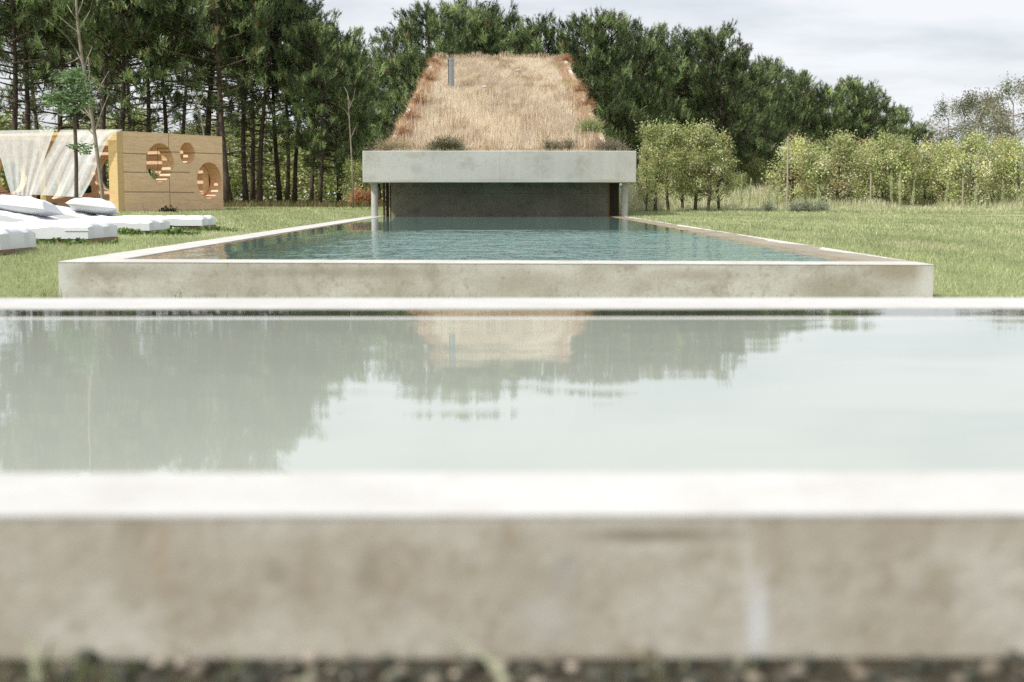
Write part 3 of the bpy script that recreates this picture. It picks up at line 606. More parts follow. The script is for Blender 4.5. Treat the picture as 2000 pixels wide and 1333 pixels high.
def broad_proto(seed, H, rx, z0, nclump, nleaf, leaf, cols, w, bark, limbk=5, sparse=0., trunk_r=.05, shape=1.0, clr=.3):
    rng = rs(seed); rd = random.Random(seed); tb = MB(); lb = MB()
    tops = Vector((rd.gauss(0, .1), rd.gauss(0, .1), H*.85)); tpts = [Vector((0,0,0)), Vector((rd.gauss(0,.04)*H/3, rd.gauss(0,.04)*H/3, H*.3)), Vector((tops.x*.6, tops.y*.6, H*.6)), tops]
    tb.tube(tpts, [trunk_r*1.2, trunk_r, trunk_r*.65, trunk_r*.2], 8)
    C = []
    for i in range(nclump):
        f = rd.random()**.85; z = z0+(H*.97-z0)*f; env = rx*(math.sin(math.pi*(f*.78+.17))**.6)*rd.uniform(.2, 1.0)**(.45); a = rd.uniform(0, 6.28); c = Vector((math.cos(a)*env, math.sin(a)*env, z)); C.append(c)
        if i % 3 == 0:
            zz_ = max(.12*H, c.z-env*.8-rd.uniform(0, .3)); k = min(2.99, zz_/(H*.85)*3.3); j = int(min(2, k)); st = tpts[j].lerp(tpts[j+1], min(1, k-j))
            lb.tube([st, st.lerp(c, .5)+Vector((0,0,-.05*H/3)), c], [trunk_r*.4, trunk_r*.25, trunk_r*.08], 5)
    for k in range(4):
        a = rd.uniform(0, 6.28); q_ = rd.uniform(.1, .7); c = Vector((math.cos(a)*rx*q_, math.sin(a)*rx*q_, H*(.98-.12*q_))); C.append(c); C.append(c+Vector((0,0,H*.05))); C.append(c+Vector((.03,0,H*rd.uniform(.06,.11))))
    C = np.array(C); n = len(C); tn = rng.uniform(.62, 1.25, (n, 1)); cc = np.repeat(C, nleaf, 0)+rng.normal(0, clr, (n*nleaf, 3))*np.array((1,1,.9)); cl = np.repeat(pal(rng, n, cols, w, .15), nleaf, 0)*rng.uniform(.75, 1.3, (n*nleaf, 1))*np.repeat(tn, nleaf, 0)
    V, F, Cc = leaf_quads(rng, cc, leaf, np.clip(cl, 0, .8), .2)
    m1 = bpy.data.meshes.new('trunk'); m1.from_pydata(tb.v, [], tb.f); m1.materials.append(bark)
    m2 = bpy.data.meshes.new('limbs'); m2.from_pydata(lb.v, [], lb.f); m2.materials.append(bark)
    m3 = fast_mesh('crown', V, F, Cc); return m1, m2, m3, H
YG = [(.42,.45,.18), (.54,.56,.27), (.26,.31,.10), (.64,.63,.38), (.52,.34,.18)]
OP = [broad_proto(20+i, 3.2, .80, .62, 66, 56, .095, YG, [5, 4, 4, 1.6, .5], M_BARK_ORCH, trunk_r=.065, clr=.15) for i in range(3)]
HP = [broad_proto(30+i, 2.7, 1.15, .35, 80, 62, .095, [(.55,.60,.25), (.68,.70,.36), (.33,.39,.14), (.75,.74,.46), (.60,.42,.26)], [5, 5, 3, 2, .8], M_BARK_ORCH, trunk_r=.05, clr=.17) for i in range(3)]
for p in OP+HP: p[2].materials.append(M_ORCH)
UP = [broad_proto(40+i, 4.5, 2.2, .3, 80, 50, .22, [(.30,.36,.11), (.42,.46,.18), (.18,.24,.07), (.48,.48,.25)], [4, 4, 3, 2], M_BARK_ORCH, trunk_r=.08, clr=.4) for i in range(2)]
for p in UP: p[2].materials.append(M_ORCH)
EP = [broad_proto(50+i, 9, 3.0, 2.0, 75, 110, .17, [(.24,.26,.16), (.32,.33,.22), (.15,.17,.10), (.38,.30,.21)], [4, 3, 3, 1.2], M_BARK_EUC, trunk_r=.16, clr=.34) for i in range(2)]
for p in EP: p[2].materials.append(M_EUC)

GO = 'young fruit trees in the clump beside the pavilion'
for i, (px, Y, top, lb) in enumerate([(1262, 52.6, 290, 'thin leaning one with hanging twigs, closest to the pavilion'), (1281, 54, 248, 'with the wispy tallest shoot on its left'), (1306, 55.5, 255, 'third from the pavilion, forked low branches'), (1333, 57, 262, 'in the middle of the clump'),
    (1358, 55, 246, 'with a tall tip right of the middle'), (1382, 54.2, 262, 'thick dark stem, second from the right'), (1405, 55.5, 268, 'rightmost, spreading low arms at its foot')]):
    place_tree('fruit_tree', OP, i, px, Y, top, 'yellow-green young fruit tree, '+lb, 'fruit tree', GO, .92 if i else .6)
GH = 'trees of the leafy hedge row at the right'
hl = [(1548, 60, 278, 'leftmost, tangled round the tall grey stake'), (1590, 61, 288, 'second from the left end'), (1638, 59.5, 272, 'rounded and dense, with dark stems at its foot'), (1684, 61, 285, 'just left of the second stake'), (1722, 59.5, 272, 'sprawling just right of the second stake'),
      (1766, 60.5, 280, 'with twin tips near the middle'), (1808, 61, 286, 'paler, below the last pine'), (1850, 60, 284, 'just left of the third stake'), (1896, 59, 272, 'darkest and fullest, right of the third stake'), (1940, 60.5, 278, 'second from the right edge'), (1988, 59.5, 282, 'cut by the right edge of the picture')]
for i, (px, Y, top, lb) in enumerate(hl): place_tree('hedge_tree', HP, i, px, Y, top, 'pale yellow-green hedge-row tree, '+lb, 'hedge tree', GH, (.95, .82, 1.05, .85)[i % 4])
GE = 'wispy eucalyptus trees far right'
for i, (px, Y, top, lb) in enumerate([(1850, 120, 205, 'thin see-through one right of the last pine'), (1915, 112, 188, 'in the middle, with arching crown'), (1975, 105, 168, 'tallest one at the right edge')]):
    place_tree('eucalyptus_tree', EP, i, px, Y, top, 'grey-green wispy eucalyptus, '+lb, 'eucalyptus tree', GE, .95)
GU = 'sunlit bushes seen beyond the pine trunks'
us = [(10, 'at the left edge'), (70, 'beyond the leafy sapling'), (140, 'between sapling and bare tree'), (205, 'above the curtain corner'), (262, 'above the corner post'), (330, 'above the round windows'), (395, 'above the right end of the cabana'), (450, 'just right of the cabana'), (505, 'beyond the third trunk'), (560, 'midway to the pavilion'), (618, 'beyond the spiky-tipped pine'), (672, 'beyond the last sturdy trunk'), (715, 'beside the left column')]
for i, (px, lb) in enumerate(us): place_tree('background_bush', UP, i, px, 104+(i*7)%17, 232+(i*31)%40, 'sunlit yellow-green bush beyond the pines, '+lb, 'bush', GU, 1.15)
for i, (px, Y, top, lb) in enumerate([(1475, 92, 318, 'in the dark gap right of the fruit trees'), (700, 62, 320, 'left of the pavilion column, by the rusty ferns'), (1445, 72, 345, 'low at the right foot of the fruit tree clump')]):
    place_tree('background_bush', UP, i, px, Y, top, 'loose green bush, '+lb, 'bush', None, .8)

rw_ = rs(88); n = 26000; x = rw_.uniform(-95, 130, n); y = rw_.uniform(170, 185, n); hh = 5.2+1.5*np.sin(x*.21)+1.1*np.sin(x*.57+1)+.7*np.sin(x*1.3); hh = hh*np.where(x > 58, .8, 1.)
zq = rw_.uniform(0, 1, n)**.8*hh*(.85+.15*np.sin(x*4.1)); V, F, Cc = leaf_quads(rw_, np.stack([x, y, ground(x, y)+zq], -1), .75, pal(rw_, n, [(.17,.21,.09), (.25,.29,.13), (.11,.14,.06), (.32,.33,.18)], [4, 3, 3, 1.5]), .2)
tag(obj('woodland', fast_mesh('woodland', V, F, Cc), M_ORCH), kind='stuff')

# small plants ----------------------------------------------------------
def shrub(name, label, cat_, px, py, Y, wpx, hpx, cols, w, leaf=.05, n=900, group=None, base=None, spiky=False, mat=M_PLANT, seed=0):
    rng = rs(seed+int(px)); c = P(px, py, Y) if base is None else base
    W, H = wpx*Y/FPX/2, hpx*Y/FPX
    q = unit(rng, n)*rng.uniform(.35, 1, (n, 1)); q[:, 2] = np.abs(q[:, 2]); q *= np.array((W, W*.7, H))*(1+.2*np.sin(6*np.arctan2(q[:, 1], q[:, 0])+seed))[:, None]
    cl = pal(rng, n, cols, w, .25)
    if spiky:
        d = q/np.linalg.norm(q, axis=1)[:, None]; V, F, Cc = tufts(rng, q, d, leaf*1.6, leaf*.22, cl, 3)
    else: V, F, Cc = leaf_quads(rng, q, leaf, cl, .1)
    t = thing(name, label, cat_, c, 0, group); obj('foliage', fast_mesh('foliage', V, F, Cc), mat, t)
    b = MB(); rd = random.Random(seed)
    for k in range(7): a = rd.uniform(0, 6.28); b.tube([(0,0,-.03), (math.cos(a)*W*.3, math.sin(a)*W*.3, H*.4), (math.cos(a)*W*.7, math.sin(a)*W*.5, H*.75)], [.012, .008, .003], 5)
    b.build('stems', M_BARK_ORCH, t); return t
OLV = [(.16,.17,.08), (.22,.22,.12), (.11,.12,.055), (.28,.24,.16)]
shrub('roof_shrub', 'domed olive shrub on the parapet left of centre', 'shrub', 872, 296, 47.9, 62, 21, OLV, [4,3,3,1], .07, 2200, 'shrubs growing on the roof edge', spiky=True)
shrub('roof_shrub', 'small dark green tuft on the parapet right of centre', 'shrub', 1071, 296, 47.9, 14, 14, OLV, [4,1,4,0], .06, 420, 'shrubs growing on the roof edge', spiky=True)
shrub('roof_shrub', 'small paler tuft beside the dark tuft on the parapet', 'shrub', 1086, 296, 48.1, 14, 12, OLV, [2,4,1,1], .06, 350, 'shrubs growing on the roof edge', spiky=True)
shrub('roof_shrub', 'straggly grey-green tuft on the parapet below the green weed', 'shrub', 1110, 296, 48.2, 20, 17, OLV, [2,4,1,3], .06, 420, 'shrubs growing on the roof edge', spiky=True)
shrub('roof_shrub', 'wide low grey heather-like shrub at the right end of the parapet', 'shrub', 1192, 296, 48.0, 62, 17, [(.24,.23,.15),(.32,.27,.2),(.2,.2,.1)], [3,3,2], .06, 1900, 'shrubs growing on the roof edge', spiky=True)
shrub('roof_shrub', 'tan scrubby bush at the left end of the parapet', 'shrub', 765, 297, 48.1, 66, 20, [(.34,.28,.18),(.28,.26,.14),(.4,.32,.2)], [3,3,2], .06, 1500, 'shrubs growing on the roof edge', spiky=True)
q = ramp_y(1152, 262); shrub('roof_weed', 'bright green feathery weed on the right edge of the grass roof', 'weed', 0, 0, q.y, 48, 26, [(.30,.36,.15),(.24,.3,.1),(.38,.42,.22)], [3,3,2], .09, 900, None, base=q, spiky=True)
for j, (px, py, wd, hp) in enumerate(((846, 128, 12, 9), (836, 160, 16, 10), (819, 205, 20, 12), (803, 238, 22, 13), (787, 268, 16, 10), (1131, 184, 18, 11), (1146, 212, 22, 12), (1106, 122, 10, 8))):
    q = ramp_y(px, py); lb = ['topmost on the left edge', 'second down the left edge', 'third down the left edge', 'fourth down the left edge', 'lowest on the left edge', 'larger one on the right edge', 'lower one on the right edge', 'at the top right corner'][j]
    shrub('roof_bracken', 'rusty brown clump overhanging the roof ramp, '+lb, 'dead plant', 0, 0, q.y, wd, hp, [(.40,.21,.10),(.32,.17,.08),(.5,.33,.18)], [4,3,2], .085, 420, 'rusty clumps along the roof edges', base=q, spiky=True, seed=j)
for j, (px, py, Y, wd, hp, lb) in enumerate(((700, 396, 60, 22, 16, 'left of the pair by the pavilion'), (722, 397, 60, 26, 18, 'next to the left column'))):
    shrub('fern_clump', 'orange-brown dry fern clump, '+lb, 'fern', px, py, Y, wd, hp, [(.52,.25,.12),(.42,.2,.09),(.5,.34,.2)], [4,3,2], .12, 500, None, spiky=True, seed=j)
c = P(328, 408, 45); c.z = gz(c.x, 45)
shrub('dark_plant', 'small dark purple-leaved plant in front of the cabana wall', 'plant', 0, 0, 45, 40, 13, [(.03,.035,.02),(.05,.03,.03),(.06,.08,.03)], [4,2,2], .09, 260, None, base=c)
c = P(283, 407, 44); c.z = gz(c.x, 44); b = MB(); b.tube([(0,0,-.03), (-.06,0,.22)], [.022,.012], 6); b.tube([(0.02,0,-.03), (-.10,0,.30), (-.12,0,.34)], [.02,.012,.005], 6); tag(b.build('dead_stick', M_BARK_PALE, None, loc=c), 'pale dry stick poking from the grass before the cabana', 'stick')
for j, (px, wd, hp, lb) in enumerate(((1553, 18, 12, 'left one'), (1575, 26, 17, 'largest silvery one'), (1605, 20, 13, 'right one'), (1502, 14, 9, 'small one set apart to the left'))):
    Y = 53.5; c = P(px, 400, Y); c.z = gz(c.x, Y); shrub('meadow_shrub', 'low blue-grey shrub at the meadow edge, '+lb, 'shrub', 0, 0, Y, wd, hp, [(.30,.34,.25),(.22,.26,.17),(.4,.42,.34)], [4,3,2], .07, 600, 'low grey shrubs at the meadow edge', base=c, spiky=True, seed=j)
# tall weeds standing out of the meadow
rw = rs(77)
for j, (px, top) in enumerate(((1448, 352), (1462, 358), (1500, 370), (1518, 366), (1600, 372), (1744, 352), (1758, 348), (1782, 366), (1846, 364), (1905, 372), (1960, 362), (1990, 372))):
    Y = 57.0+(j % 3)*.5; c = P(px, 385, Y); c.z = gz(c.x, Y); Hh = P(px, top, Y).z-c.z; n = 120; f = rw.uniform(.15, 1, n); q = np.stack([.10*f*math.sin(j)*Hh+rw.normal(0, .035, n)*(1.3-f), rw.normal(0, .035, n)*(1.3-f), f*Hh], -1)
    V, F, Cc = tufts(rw, q, np.tile((0.,0.,1.), (n, 1)), .09, .02, pal(rw, n, [(.56,.60,.36),(.46,.52,.28),(.62,.62,.42)], [3,3,2]), 3)
    t = thing('tall_weed', 'pale green spire weed in the meadow, '+['left of the dark gap','second in the dark gap','below the dark trunks','just left of the grey stake','under the second hedge tree','left one of the crossing pair','right one of the crossing pair','right of the crossing pair','left of the third stake','right of the third stake','tall one near the right edge','at the right edge'][j], 'weed', c, 0, 'spire weeds in the meadow')
    obj('foliage', fast_mesh('foliage', V, F, Cc), M_PLANT, t); b = MB(); b.tube([(0,0,-.05), (.05*math.sin(j)*Hh,0,Hh*.5), (.10*math.sin(j)*Hh,0,Hh*.97)], [.012,.009,.004], 5); b.build('stem', M_STAKE, t)
# stakes
for px, t0, lb in ((1537, 268, 'tall weathered stake at the left end of the hedge row'), (1700, 338, 'short pale stake in the middle of the hedge row'), (1880, 348, 'short grey stake in the right part of the hedge row')):
    Y = 58.2; c = P(px, 385, Y); c.z = gz(c.x, Y); Hh = P(px, t0, Y).z-c.z; b = MB(); b.tube([(0,0,-.2), (.01,0,Hh*.5), (.0,0,Hh)], .032, 8); tag(b.build('wooden_stake', M_STAKE, None, loc=c), lb, 'stake', 'stakes along the hedge row')

# creeping ground plants round the loungers, grass tufts at wall feet
def ground_leaves(name, spec, cols, w, leaf, hh):
    parts = []; rng = rs(5)
    for (x0, x1, y0, y1, n, h) in spec:
        x = rng.uniform(x0, x1, n); y = rng.uniform(y0, y1, n); keep = nz2(x*4, y*5) > -.45; x, y = x[keep], y[keep]; z = ground(x, y)+rng.uniform(.0, 1, len(x))**1.3*h*(.6+.5*nz2(x*6, y*3))
        parts.append(leaf_quads(rng, np.stack([x, y, z], -1), leaf, pal(rng, len(x), cols, w, .25), .5, .8))
    V, F, C = cat(parts); o = obj(name, fast_mesh(name, V, F, C), M_PLANT); tag(o, kind='stuff'); return o

# ------------------------------------------------------------------ loungers
def cushion(L, W, T, raise_from=None, ang=0, seed=0):
    "soft box from x=-L (head) to 0 (foot), y 0..W, z 0..T; head part raised"
    rd = rs(seed); nxp, nyp = 44, 14; V = []; 
    xs_ = np.linspace(-L, 0, nxp); ys_ = np.linspace(0, W, nyp)
    def top(x, y):
        e = min((x+L), -x, y, W-y); r_ = .07; k = 1 if e > r_ else math.sqrt(max(0, 1-((r_-e)/r_)**2)); 
        return T-(1-k)*.06+.009*math.sin(x*7+seed)*math.sin(y*6+x*2)+.007*math.sin(x*19+y*9+2*math.sin(x*5))
    def lift(x, z):
        if raise_from is None or x > -raise_from: return x, z
        d = -raise_from-x; s = min(1, d/.25); a = ang*s; return -raise_from-d*math.cos(a*.9), z+math.sin(a)*d*(.5+.5*s)
    b = MB(); 
    for sgn in (1, 0):
        for x in xs_:
            for y in ys_:
                z = top(x, y) if sgn else 0.0; X_, Z_ = lift(x, z); b.v.append((X_, y, Z_))
    n = nxp*nyp; id_ = lambda s, i, j: s*n+i*nyp+j
    for i in range(nxp-1):
        for j in range(nyp-1):
            b.f.append((id_(0,i,j), id_(0,i+1,j), id_(0,i+1,j+1), id_(0,i,j+1))); b.f.append((id_(1,i,j), id_(1,i,j+1), id_(1,i+1,j+1), id_(1,i+1,j)))
        b.f.append((id_(0,i,0), id_(1,i,0), id_(1,i+1,0), id_(0,i+1,0))); j = nyp-1; b.f.append((id_(0,i,j), id_(0,i+1,j), id_(1,i+1,j), id_(1,i,j)))
    for j in range(nyp-1):
        b.f.append((id_(0,0,j), id_(0,0,j+1), id_(1,0,j+1), id_(1,0,j))); i = nxp-1; b.f.append((id_(0,i,j), id_(1,i,j), id_(1,i,j+1), id_(0,i,j+1)))
    return b
lo = [(0, 17.2, 489, 449, 3.0, 1.15, 'lounger cut by the left edge, nearest to the pool corner', None, 0),
      (172, 20.6, 467, 437, 3.3, 1.4, 'lounger with its timber base showing, second from the front', 1.7, .2),
      (292, 25.3, 451, 430, 3.4, 1.4, 'lounger third from the front, green creeper along its foot end', 1.9, .19),
      (395, 28.2, 441.5, 423, 3.45, 1.35, 'hindmost lounger, its foot end reaching furthest right', 2.15, .19)]
for i, (px, Y, yb, yt, L, W, lb, rf, an) in enumerate(lo):
    c = P(px, yb, Y); top = P(px, yt, Y+.0).z; T = top-c.z; g0 = gz(c.x-1, Y+.5)
    t = thing('sun_lounger', 'low white-covered '+lb, 'sun lounger', (c.x, Y, g0), R([-3,-2,-1.5,0][i]), 'white sun loungers on the lawn')
    m = cushion(L, W, T, rf, an, i); o = m.build('mattress', M_FABRIC, t, smooth=False, bevel=0, loc=(0,0,c.z-g0))
    for p in o.data.polygons: p.use_smooth = True
    o.data.set_sharp_from_angle(angle=R(50))
    b = MB(); b.box(-L+.05, .02, .03, W-.03, c.z-g0-.055, c.z-g0-.006); 
    b.build('deck', M_PALLET, t, bevel=.006)
    for xx in (-.25, -1.3, -2.4):
        b = MB(); b.box(xx-.09, xx+.09, .10, W-.1, -.08, c.z-g0-.06); b.build('bearer', M_PALLET, t, bevel=.004)
    if i == 1:
        b = MB()
        for k in range(5): b.box(-.30+.001*k, -.02, -.004-.001*k, .002, .02+.01, .035); break
        b = MB(); b.box(-.34, .03, -.012, -.003, c.z-g0+T*.52, c.z-g0+T*.56); b.build('cover_flap', M_FABRIC, t, bevel=.003)
def pillow(label, px, py, Y, w, h, d, rot, seed):
    c = P(px, py, Y); n = 22; rd = rs(seed); b = MB()
    for s in (1, -1):
        for i in range(n):
            for j in range(n):
                u, v = i/(n-1)*2-1, j/(n-1)*2-1; prof = max(0, (1-abs(u)**3.2)*(1-abs(v)**3.2))**.5; pin = 1-.10*(1-abs(u)**2)*abs(v)**3; pin2 = 1-.10*(1-abs(v)**2)*abs(u)**3
                wr = 1+.07*math.sin(u*5+seed)*math.sin(v*6+seed*2)+.04*math.sin(u*13+v*5)
                b.v.append((u*w/2*pin2, v*d/2*pin, (h/2*prof*wr if s > 0 else -h*.26*prof**2)))
    for s in range(2):
        for i in range(n-1):
            for j in range(n-1):
                a = s*n*n+i*n+j; q = (a, a+n, a+n+1, a+1); b.f.append(q if s == 0 else q[::-1])
    o = b.build('pillow', M_FABRIC, None, smooth=True, loc=c); o.rotation_euler = rot; tag(o, label, 'pillow', 'white pillows on the loungers'); return o
pillow('plump white pillow at the left edge, on the third lounger', 48, 408, 26.0, 1.15, .42, .85, (R(-8), R(6), R(-8)), 1)
pillow('crumpled white pillow on the raised head of the hindmost lounger', 182, 408, 28.7, 1.0, .38, .8, (R(-9), R(6), R(10)), 4)
ground_leaves('ground_cover', [(-7.9, -5.3, 24.7, 25.2, 2300, .14), (-6.9, -5.2, 27.6, 28.15, 1300, .12), (-7.2, -6.3, 20.2, 20.5, 330, .16), (-6.2, -5.5, 20.15, 20.5, 380, .10), (-9.3, -7.6, 24.8, 25.2, 500, .10)], [(.12,.20,.045),(.19,.28,.08),(.27,.33,.12),(.08,.13,.03)], [4,4,2,3], .07, .14)

# wild tufts at the foot of the long pool
V_ = []; rg = rs(21)
for (x0, n, h) in ((-3.2, 16, .14), (-2.85, 14, .09), (-4.6, 50, .14), (-2.3, 14, .10), (-1.55, 10, .09), (-.75, 14, .12), (.6, 26, .09), (-.25, 30, .08), (1.5, 30, .08), (1.0, 26, .07), (2.0, 20, .07), (2.45, 8, .16), (2.9, 16, .07), (3.45, 12, .08), (4.3, 50, .12), (-1.1, 10, .08), (0.2, 18, .07), (3.9, 8, .1)):
    x = x0+rg.normal(0, .11, n); y = fy(x)-rg.uniform(.02, .16, n); k = np.abs(y) > 0
    addb(blades(rg, x, y, ground(x, y), (h+.03)*rg.uniform(.3, .9, n), np.full(n, .008), pal(rg, n, [(.22,.27,.10),(.36,.36,.2),(.38,.29,.17)], [4,2,1.]), .5, seg2=True))
flush('grass_tufts', M_GRASS)

# ------------------------------------------------------------------ cabana
A60 = R(60); CY = 46.0; c0 = P(231, 385, CY); cz = gz(c0.x, CY); Hc = P(231, 254.5, CY).z-cz
cab = thing('cabana', 'square timber cabana with round windows and blown white curtains', 'cabana', (c0.x, CY, cz), 0)
SM = Matrix.Translation((0,0,0)) @ Matrix.Rotation(A60, 4, 'Z')         # local x runs along the side wall, away from the camera
LS = 4.75
def holed(name, L, H, holes, th, mat, parent, M):
    cu = bpy.data.curves.new(name, 'CURVE'); cu.dimensions = '2D'; cu.fill_mode = 'BOTH'; cu.extrude = th/2
    def sp(pts): 
        s = cu.splines.new('POLY'); s.points.add(len(pts)-1); s.use_cyclic_u = True
        for i, p in enumerate(pts): s.points[i].co = (p[0], p[1], 0, 1)
    sp([(0,0),(L,0),(L,H),(0,H)])
    for cx, cy, r_ in holes: sp([(cx+r_*math.cos(a), cy+r_*math.sin(a)) for a in np.linspace(0, 2*math.pi, 56, endpoint=False)])
    o = bpy.data.objects.new('tmp', cu); scene.collection.objects.link(o); dg = bpy.context.evaluated_depsgraph_get()
    me = bpy.data.meshes.new_from_object(o.evaluated_get(dg)); bpy.data.objects.remove(o); bpy.data.curves.remove(cu)
    me.transform(Matrix.Rotation(math.pi/2, 4, 'X')); me.materials.clear(); me.materials.append(mat)
    w = obj(name, me, None, parent); w.matrix_local = M; return w
# hole positions from the photo
dside = Vector((math.cos(A60), math.sin(A60), 0)); org = Vector((c0.x, CY, cz))
def side_uv(px, py):
    d = CAMM @ Vector(((px-1000)/FPX, -(py-666.5)/FPX, -1)); n = Vector((math.sin(A60), -math.cos(A60), 0)); o_ = Vector((0,0,CAMZ)); q = o_+d*((org-o_).dot(n)/d.dot(n)); return (q-org).dot(dside), q.z-cz
LS = side_uv(435, 330)[0]
TH = .52; POST = .36
holes = []
for cx, cy, ry in ((313, 318, 37.5), (366, 300, 21), (409, 353, 35)):
    u, v = side_uv(cx, cy); Yh = CY+u*math.sin(A60); holes.append((u-0.0, v, ry*Yh/FPX))
pw = P(251, 385, CY).x-c0.x
# side wall: outer face on the plane through the post corner
Mside = SM @ Matrix.Translation((pw*.8, TH/2, 0)) 
o = holed('side_wall', LS-pw*.8, Hc-.02, [(h[0]-pw*.8, h[1], h[2]) for h in holes], TH, M_PANEL, cab, Mside)
b = MB(); b.box(-.0, pw*.8-.004, -.003, TH*.75, -.15, Hc, SM); b.build('corner_post', M_POST, cab, bevel=.012)
LF = 6.8
for m in (3.28, 6.62):
    b = MB(); b.box(.0, .26, m, m+.26, -.15, Hc-.06, SM); b.build('front_post', M_POST, cab, bevel=.01)
b = MB(); b.box(.005, .25, TH*.75+.004, LF, Hc-.13, Hc-.01, SM); b.build('top_beam', M_POST, cab, bevel=.01)
Mb = SM @ Matrix.Translation((LS-TH/2-.02, TH+.01, 0)) @ Matrix.Rotation(math.pi/2, 4, 'Z')
holed('back_wall', LF-TH, Hc-.03, [(1.0, 1.2, .52), (2.6, .95, .55), (4.6, 1.3, .6)], .3, M_PANEL, cab, Mb)
Ml = SM @ Matrix.Translation((.3, LF-.15, 0))
holed('far_side_wall', LS-.9, Hc-.03, [(1.2, 1.2, .6), (3.0, .9, .5)], .3, M_PANEL, cab, Ml)
for k in range(15):
    b = MB(); x0 = .35+k*(LS-.8)/15; b.box(x0, x0+.13, TH+.02, LF-.32, Hc-.12, Hc-.04, SM); b.build('roof_slat', M_POST, cab)
b = MB(); b.box(.3, LS-.3, TH+.05, LF-.35, -.1, .28, SM); b.build('floor_platform', M_PALLET, cab)
for (px, py, w_, h_, lb) in ((168, 370, .28, .26, 'dark cushion under the blown curtain inside the cabana'), (83, 385, .30, .16, 'dark cushion low in the cabana behind the left pillow')):
    c = P(px, py, 48.6); b = MB(); b.box(-w_/2, w_/2, -.2, .2, -h_/2, h_/2); o = b.build('dark_cushion', M_CUSHION_DARK, None, bevel=.05, loc=c, bseg=4); tag(o, lb, 'cushion')
def curtain(label, edgeL, edgeR, Y0, Y1, seed, nf, amp, sag=0):
    "ruled cloth between two pixel polylines (top to bottom)"
    NU, NV = 120, 46; V = []
    def front_pt(px, py, off_):
        d = CAMM @ Vector(((px-1000)/FPX, -(py-666.5)/FPX, -1)); n = Vector((math.cos(A60), math.sin(A60), 0)); o_ = Vector((0,0,CAMZ)); q0 = org-n*off_; return o_+d*((q0-o_).dot(n)/d.dot(n))
    def ev(e, v):
        e = np.array(e, float); t = np.linspace(0, 1, len(e)); return np.interp(v, t, e[:, 0]), np.interp(v, t, e[:, 1])
    rd = rs(seed); ph = rd.uniform(0, 6.28, 4)
    for j in range(NV):
        v = j/(NV-1); (lx, ly), (rx, ry_) = ev(edgeL, v), ev(edgeR, v)
        for i in range(NU):
            u = i/(NU-1); px = lx+(rx-lx)*u; py = ly+(ry_-ly)*u+sag*math.sin(math.pi*u)*(1-v)
            q = front_pt(px, py, Y0); fold = amp*(math.sin(u*nf*6.28+ph[0]+1.6*v)+.6*math.sin(u*nf*3.1+ph[1]-2.5*v)+.12*math.sin(u*nf*19+ph[2]+v))*(.25+.75*min(1, v*3))
            q.y += fold-.35*math.sin(v*2.2)*amp*4; V.append(tuple(q))
    F = [(j*NU+i, j*NU+i+1, (j+1)*NU+i+1, (j+1)*NU+i) for j in range(NV-1) for i in range(NU-1)]
    me = bpy.data.meshes.new('curtain'); me.from_pydata([Vector(v)-org for v in V], [], F); me.polygons.foreach_set('use_smooth', [True]*len(F))
    o = obj('curtain', me, M_SHEER, cab); s = o.modifiers.new('thickness', 'SOLIDIFY'); s.thickness = .002; s = None
    o.modifiers.clear(); o['label'] = label
yA, yA2, yA3, yB = .14, .26, .08, 0
curtain('hanging gathered sheer curtain at the left', [(-34,256),(-12,282),(3,312),(12,346),(22,380)], [(106,253.5),(96,285),(84,320),(72,350),(62,385)], yA, yB, 3, 5, .016)
curtain('sheer curtain blown and swept to the left', [(118,254),(100,290),(80,325),(66,355),(56,380)], [(240,253),(222,262),(208,278),(199,298),(191,320),(184,342),(174,362),(160,386)], yA2, yB, 8, 4.3, .02)
curtain('short inner fold of sheer cloth below the corner', [(150,262),(140,300),(128,330),(118,360),(104,390)], [(200,262),(188,300),(170,330),(152,350),(160,378)], yA3, yB, 5, 4, .015)

# ------------------------------------------------------------------ saplings
def sap(name, label, Y, stem, rads, branches, mat, leaves=None):
    p0 = P(stem[0][0], stem[0][1], Y); z0 = gz(p0.x, Y); base = Vector((p0.x, Y, z0)); t = thing(name, label, 'sapling', base)
    pts = [Vector((0,0,-.1))]+[P(x, y, Y)-base for x, y in stem[1:]]
    b = MB(); b.tube(pts, rads, 8); b.build('trunk', mat, t, smooth=True); bb = MB(); rd = random.Random(int(stem[0][0]))
    for br in branches:
        q = [P(x, y, Y+k*rd.uniform(-.25, .25))-base for k, (x, y) in enumerate(br)]; bb.tube(q, [.02, .011, .007, .004, .003][:len(q)] if len(q) <= 5 else .006, 5)
    if branches: bb.build('branches', mat, t)
    return t, base
sap('bare_tree', 'tall thin bare sapling with pale bark leaning left before the cabana', 33, [(204, 418), (200, 380), (186, 270), (170, 170), (158, 100), (151, 40), (147, -30), (144, -70)], [.05, .046, .042, .037, .032, .028, .022, .012], [
    [(152, 42), (140, 25), (130, 8), (120, -15)], [(151, 30), (160, 8), (166, -20)], [(163, 130), (150, 100), (128, 70), (105, 50), (85, 36)], [(155, 55), (168, 35), (176, 20), (182, -5)], [(168, 168), (155, 150), (153, 120)], [(160, 95), (150, 62), (112, 30)], [(171, 175), (175, 140), (172, 110)], [(176, 200), (150, 180), (135, 160)],
    [(182, 235), (160, 205), (150, 190)], [(180, 200), (198, 165), (212, 140)], [(186, 255), (200, 215), (212, 185)], [(184, 240), (168, 222), (150, 210)], [(164, 140), (170, 115), (180, 92)], [(160, 110), (143, 120), (128, 125)], [(188, 270), (175, 255), (165, 245)]], M_BARK_PALE)
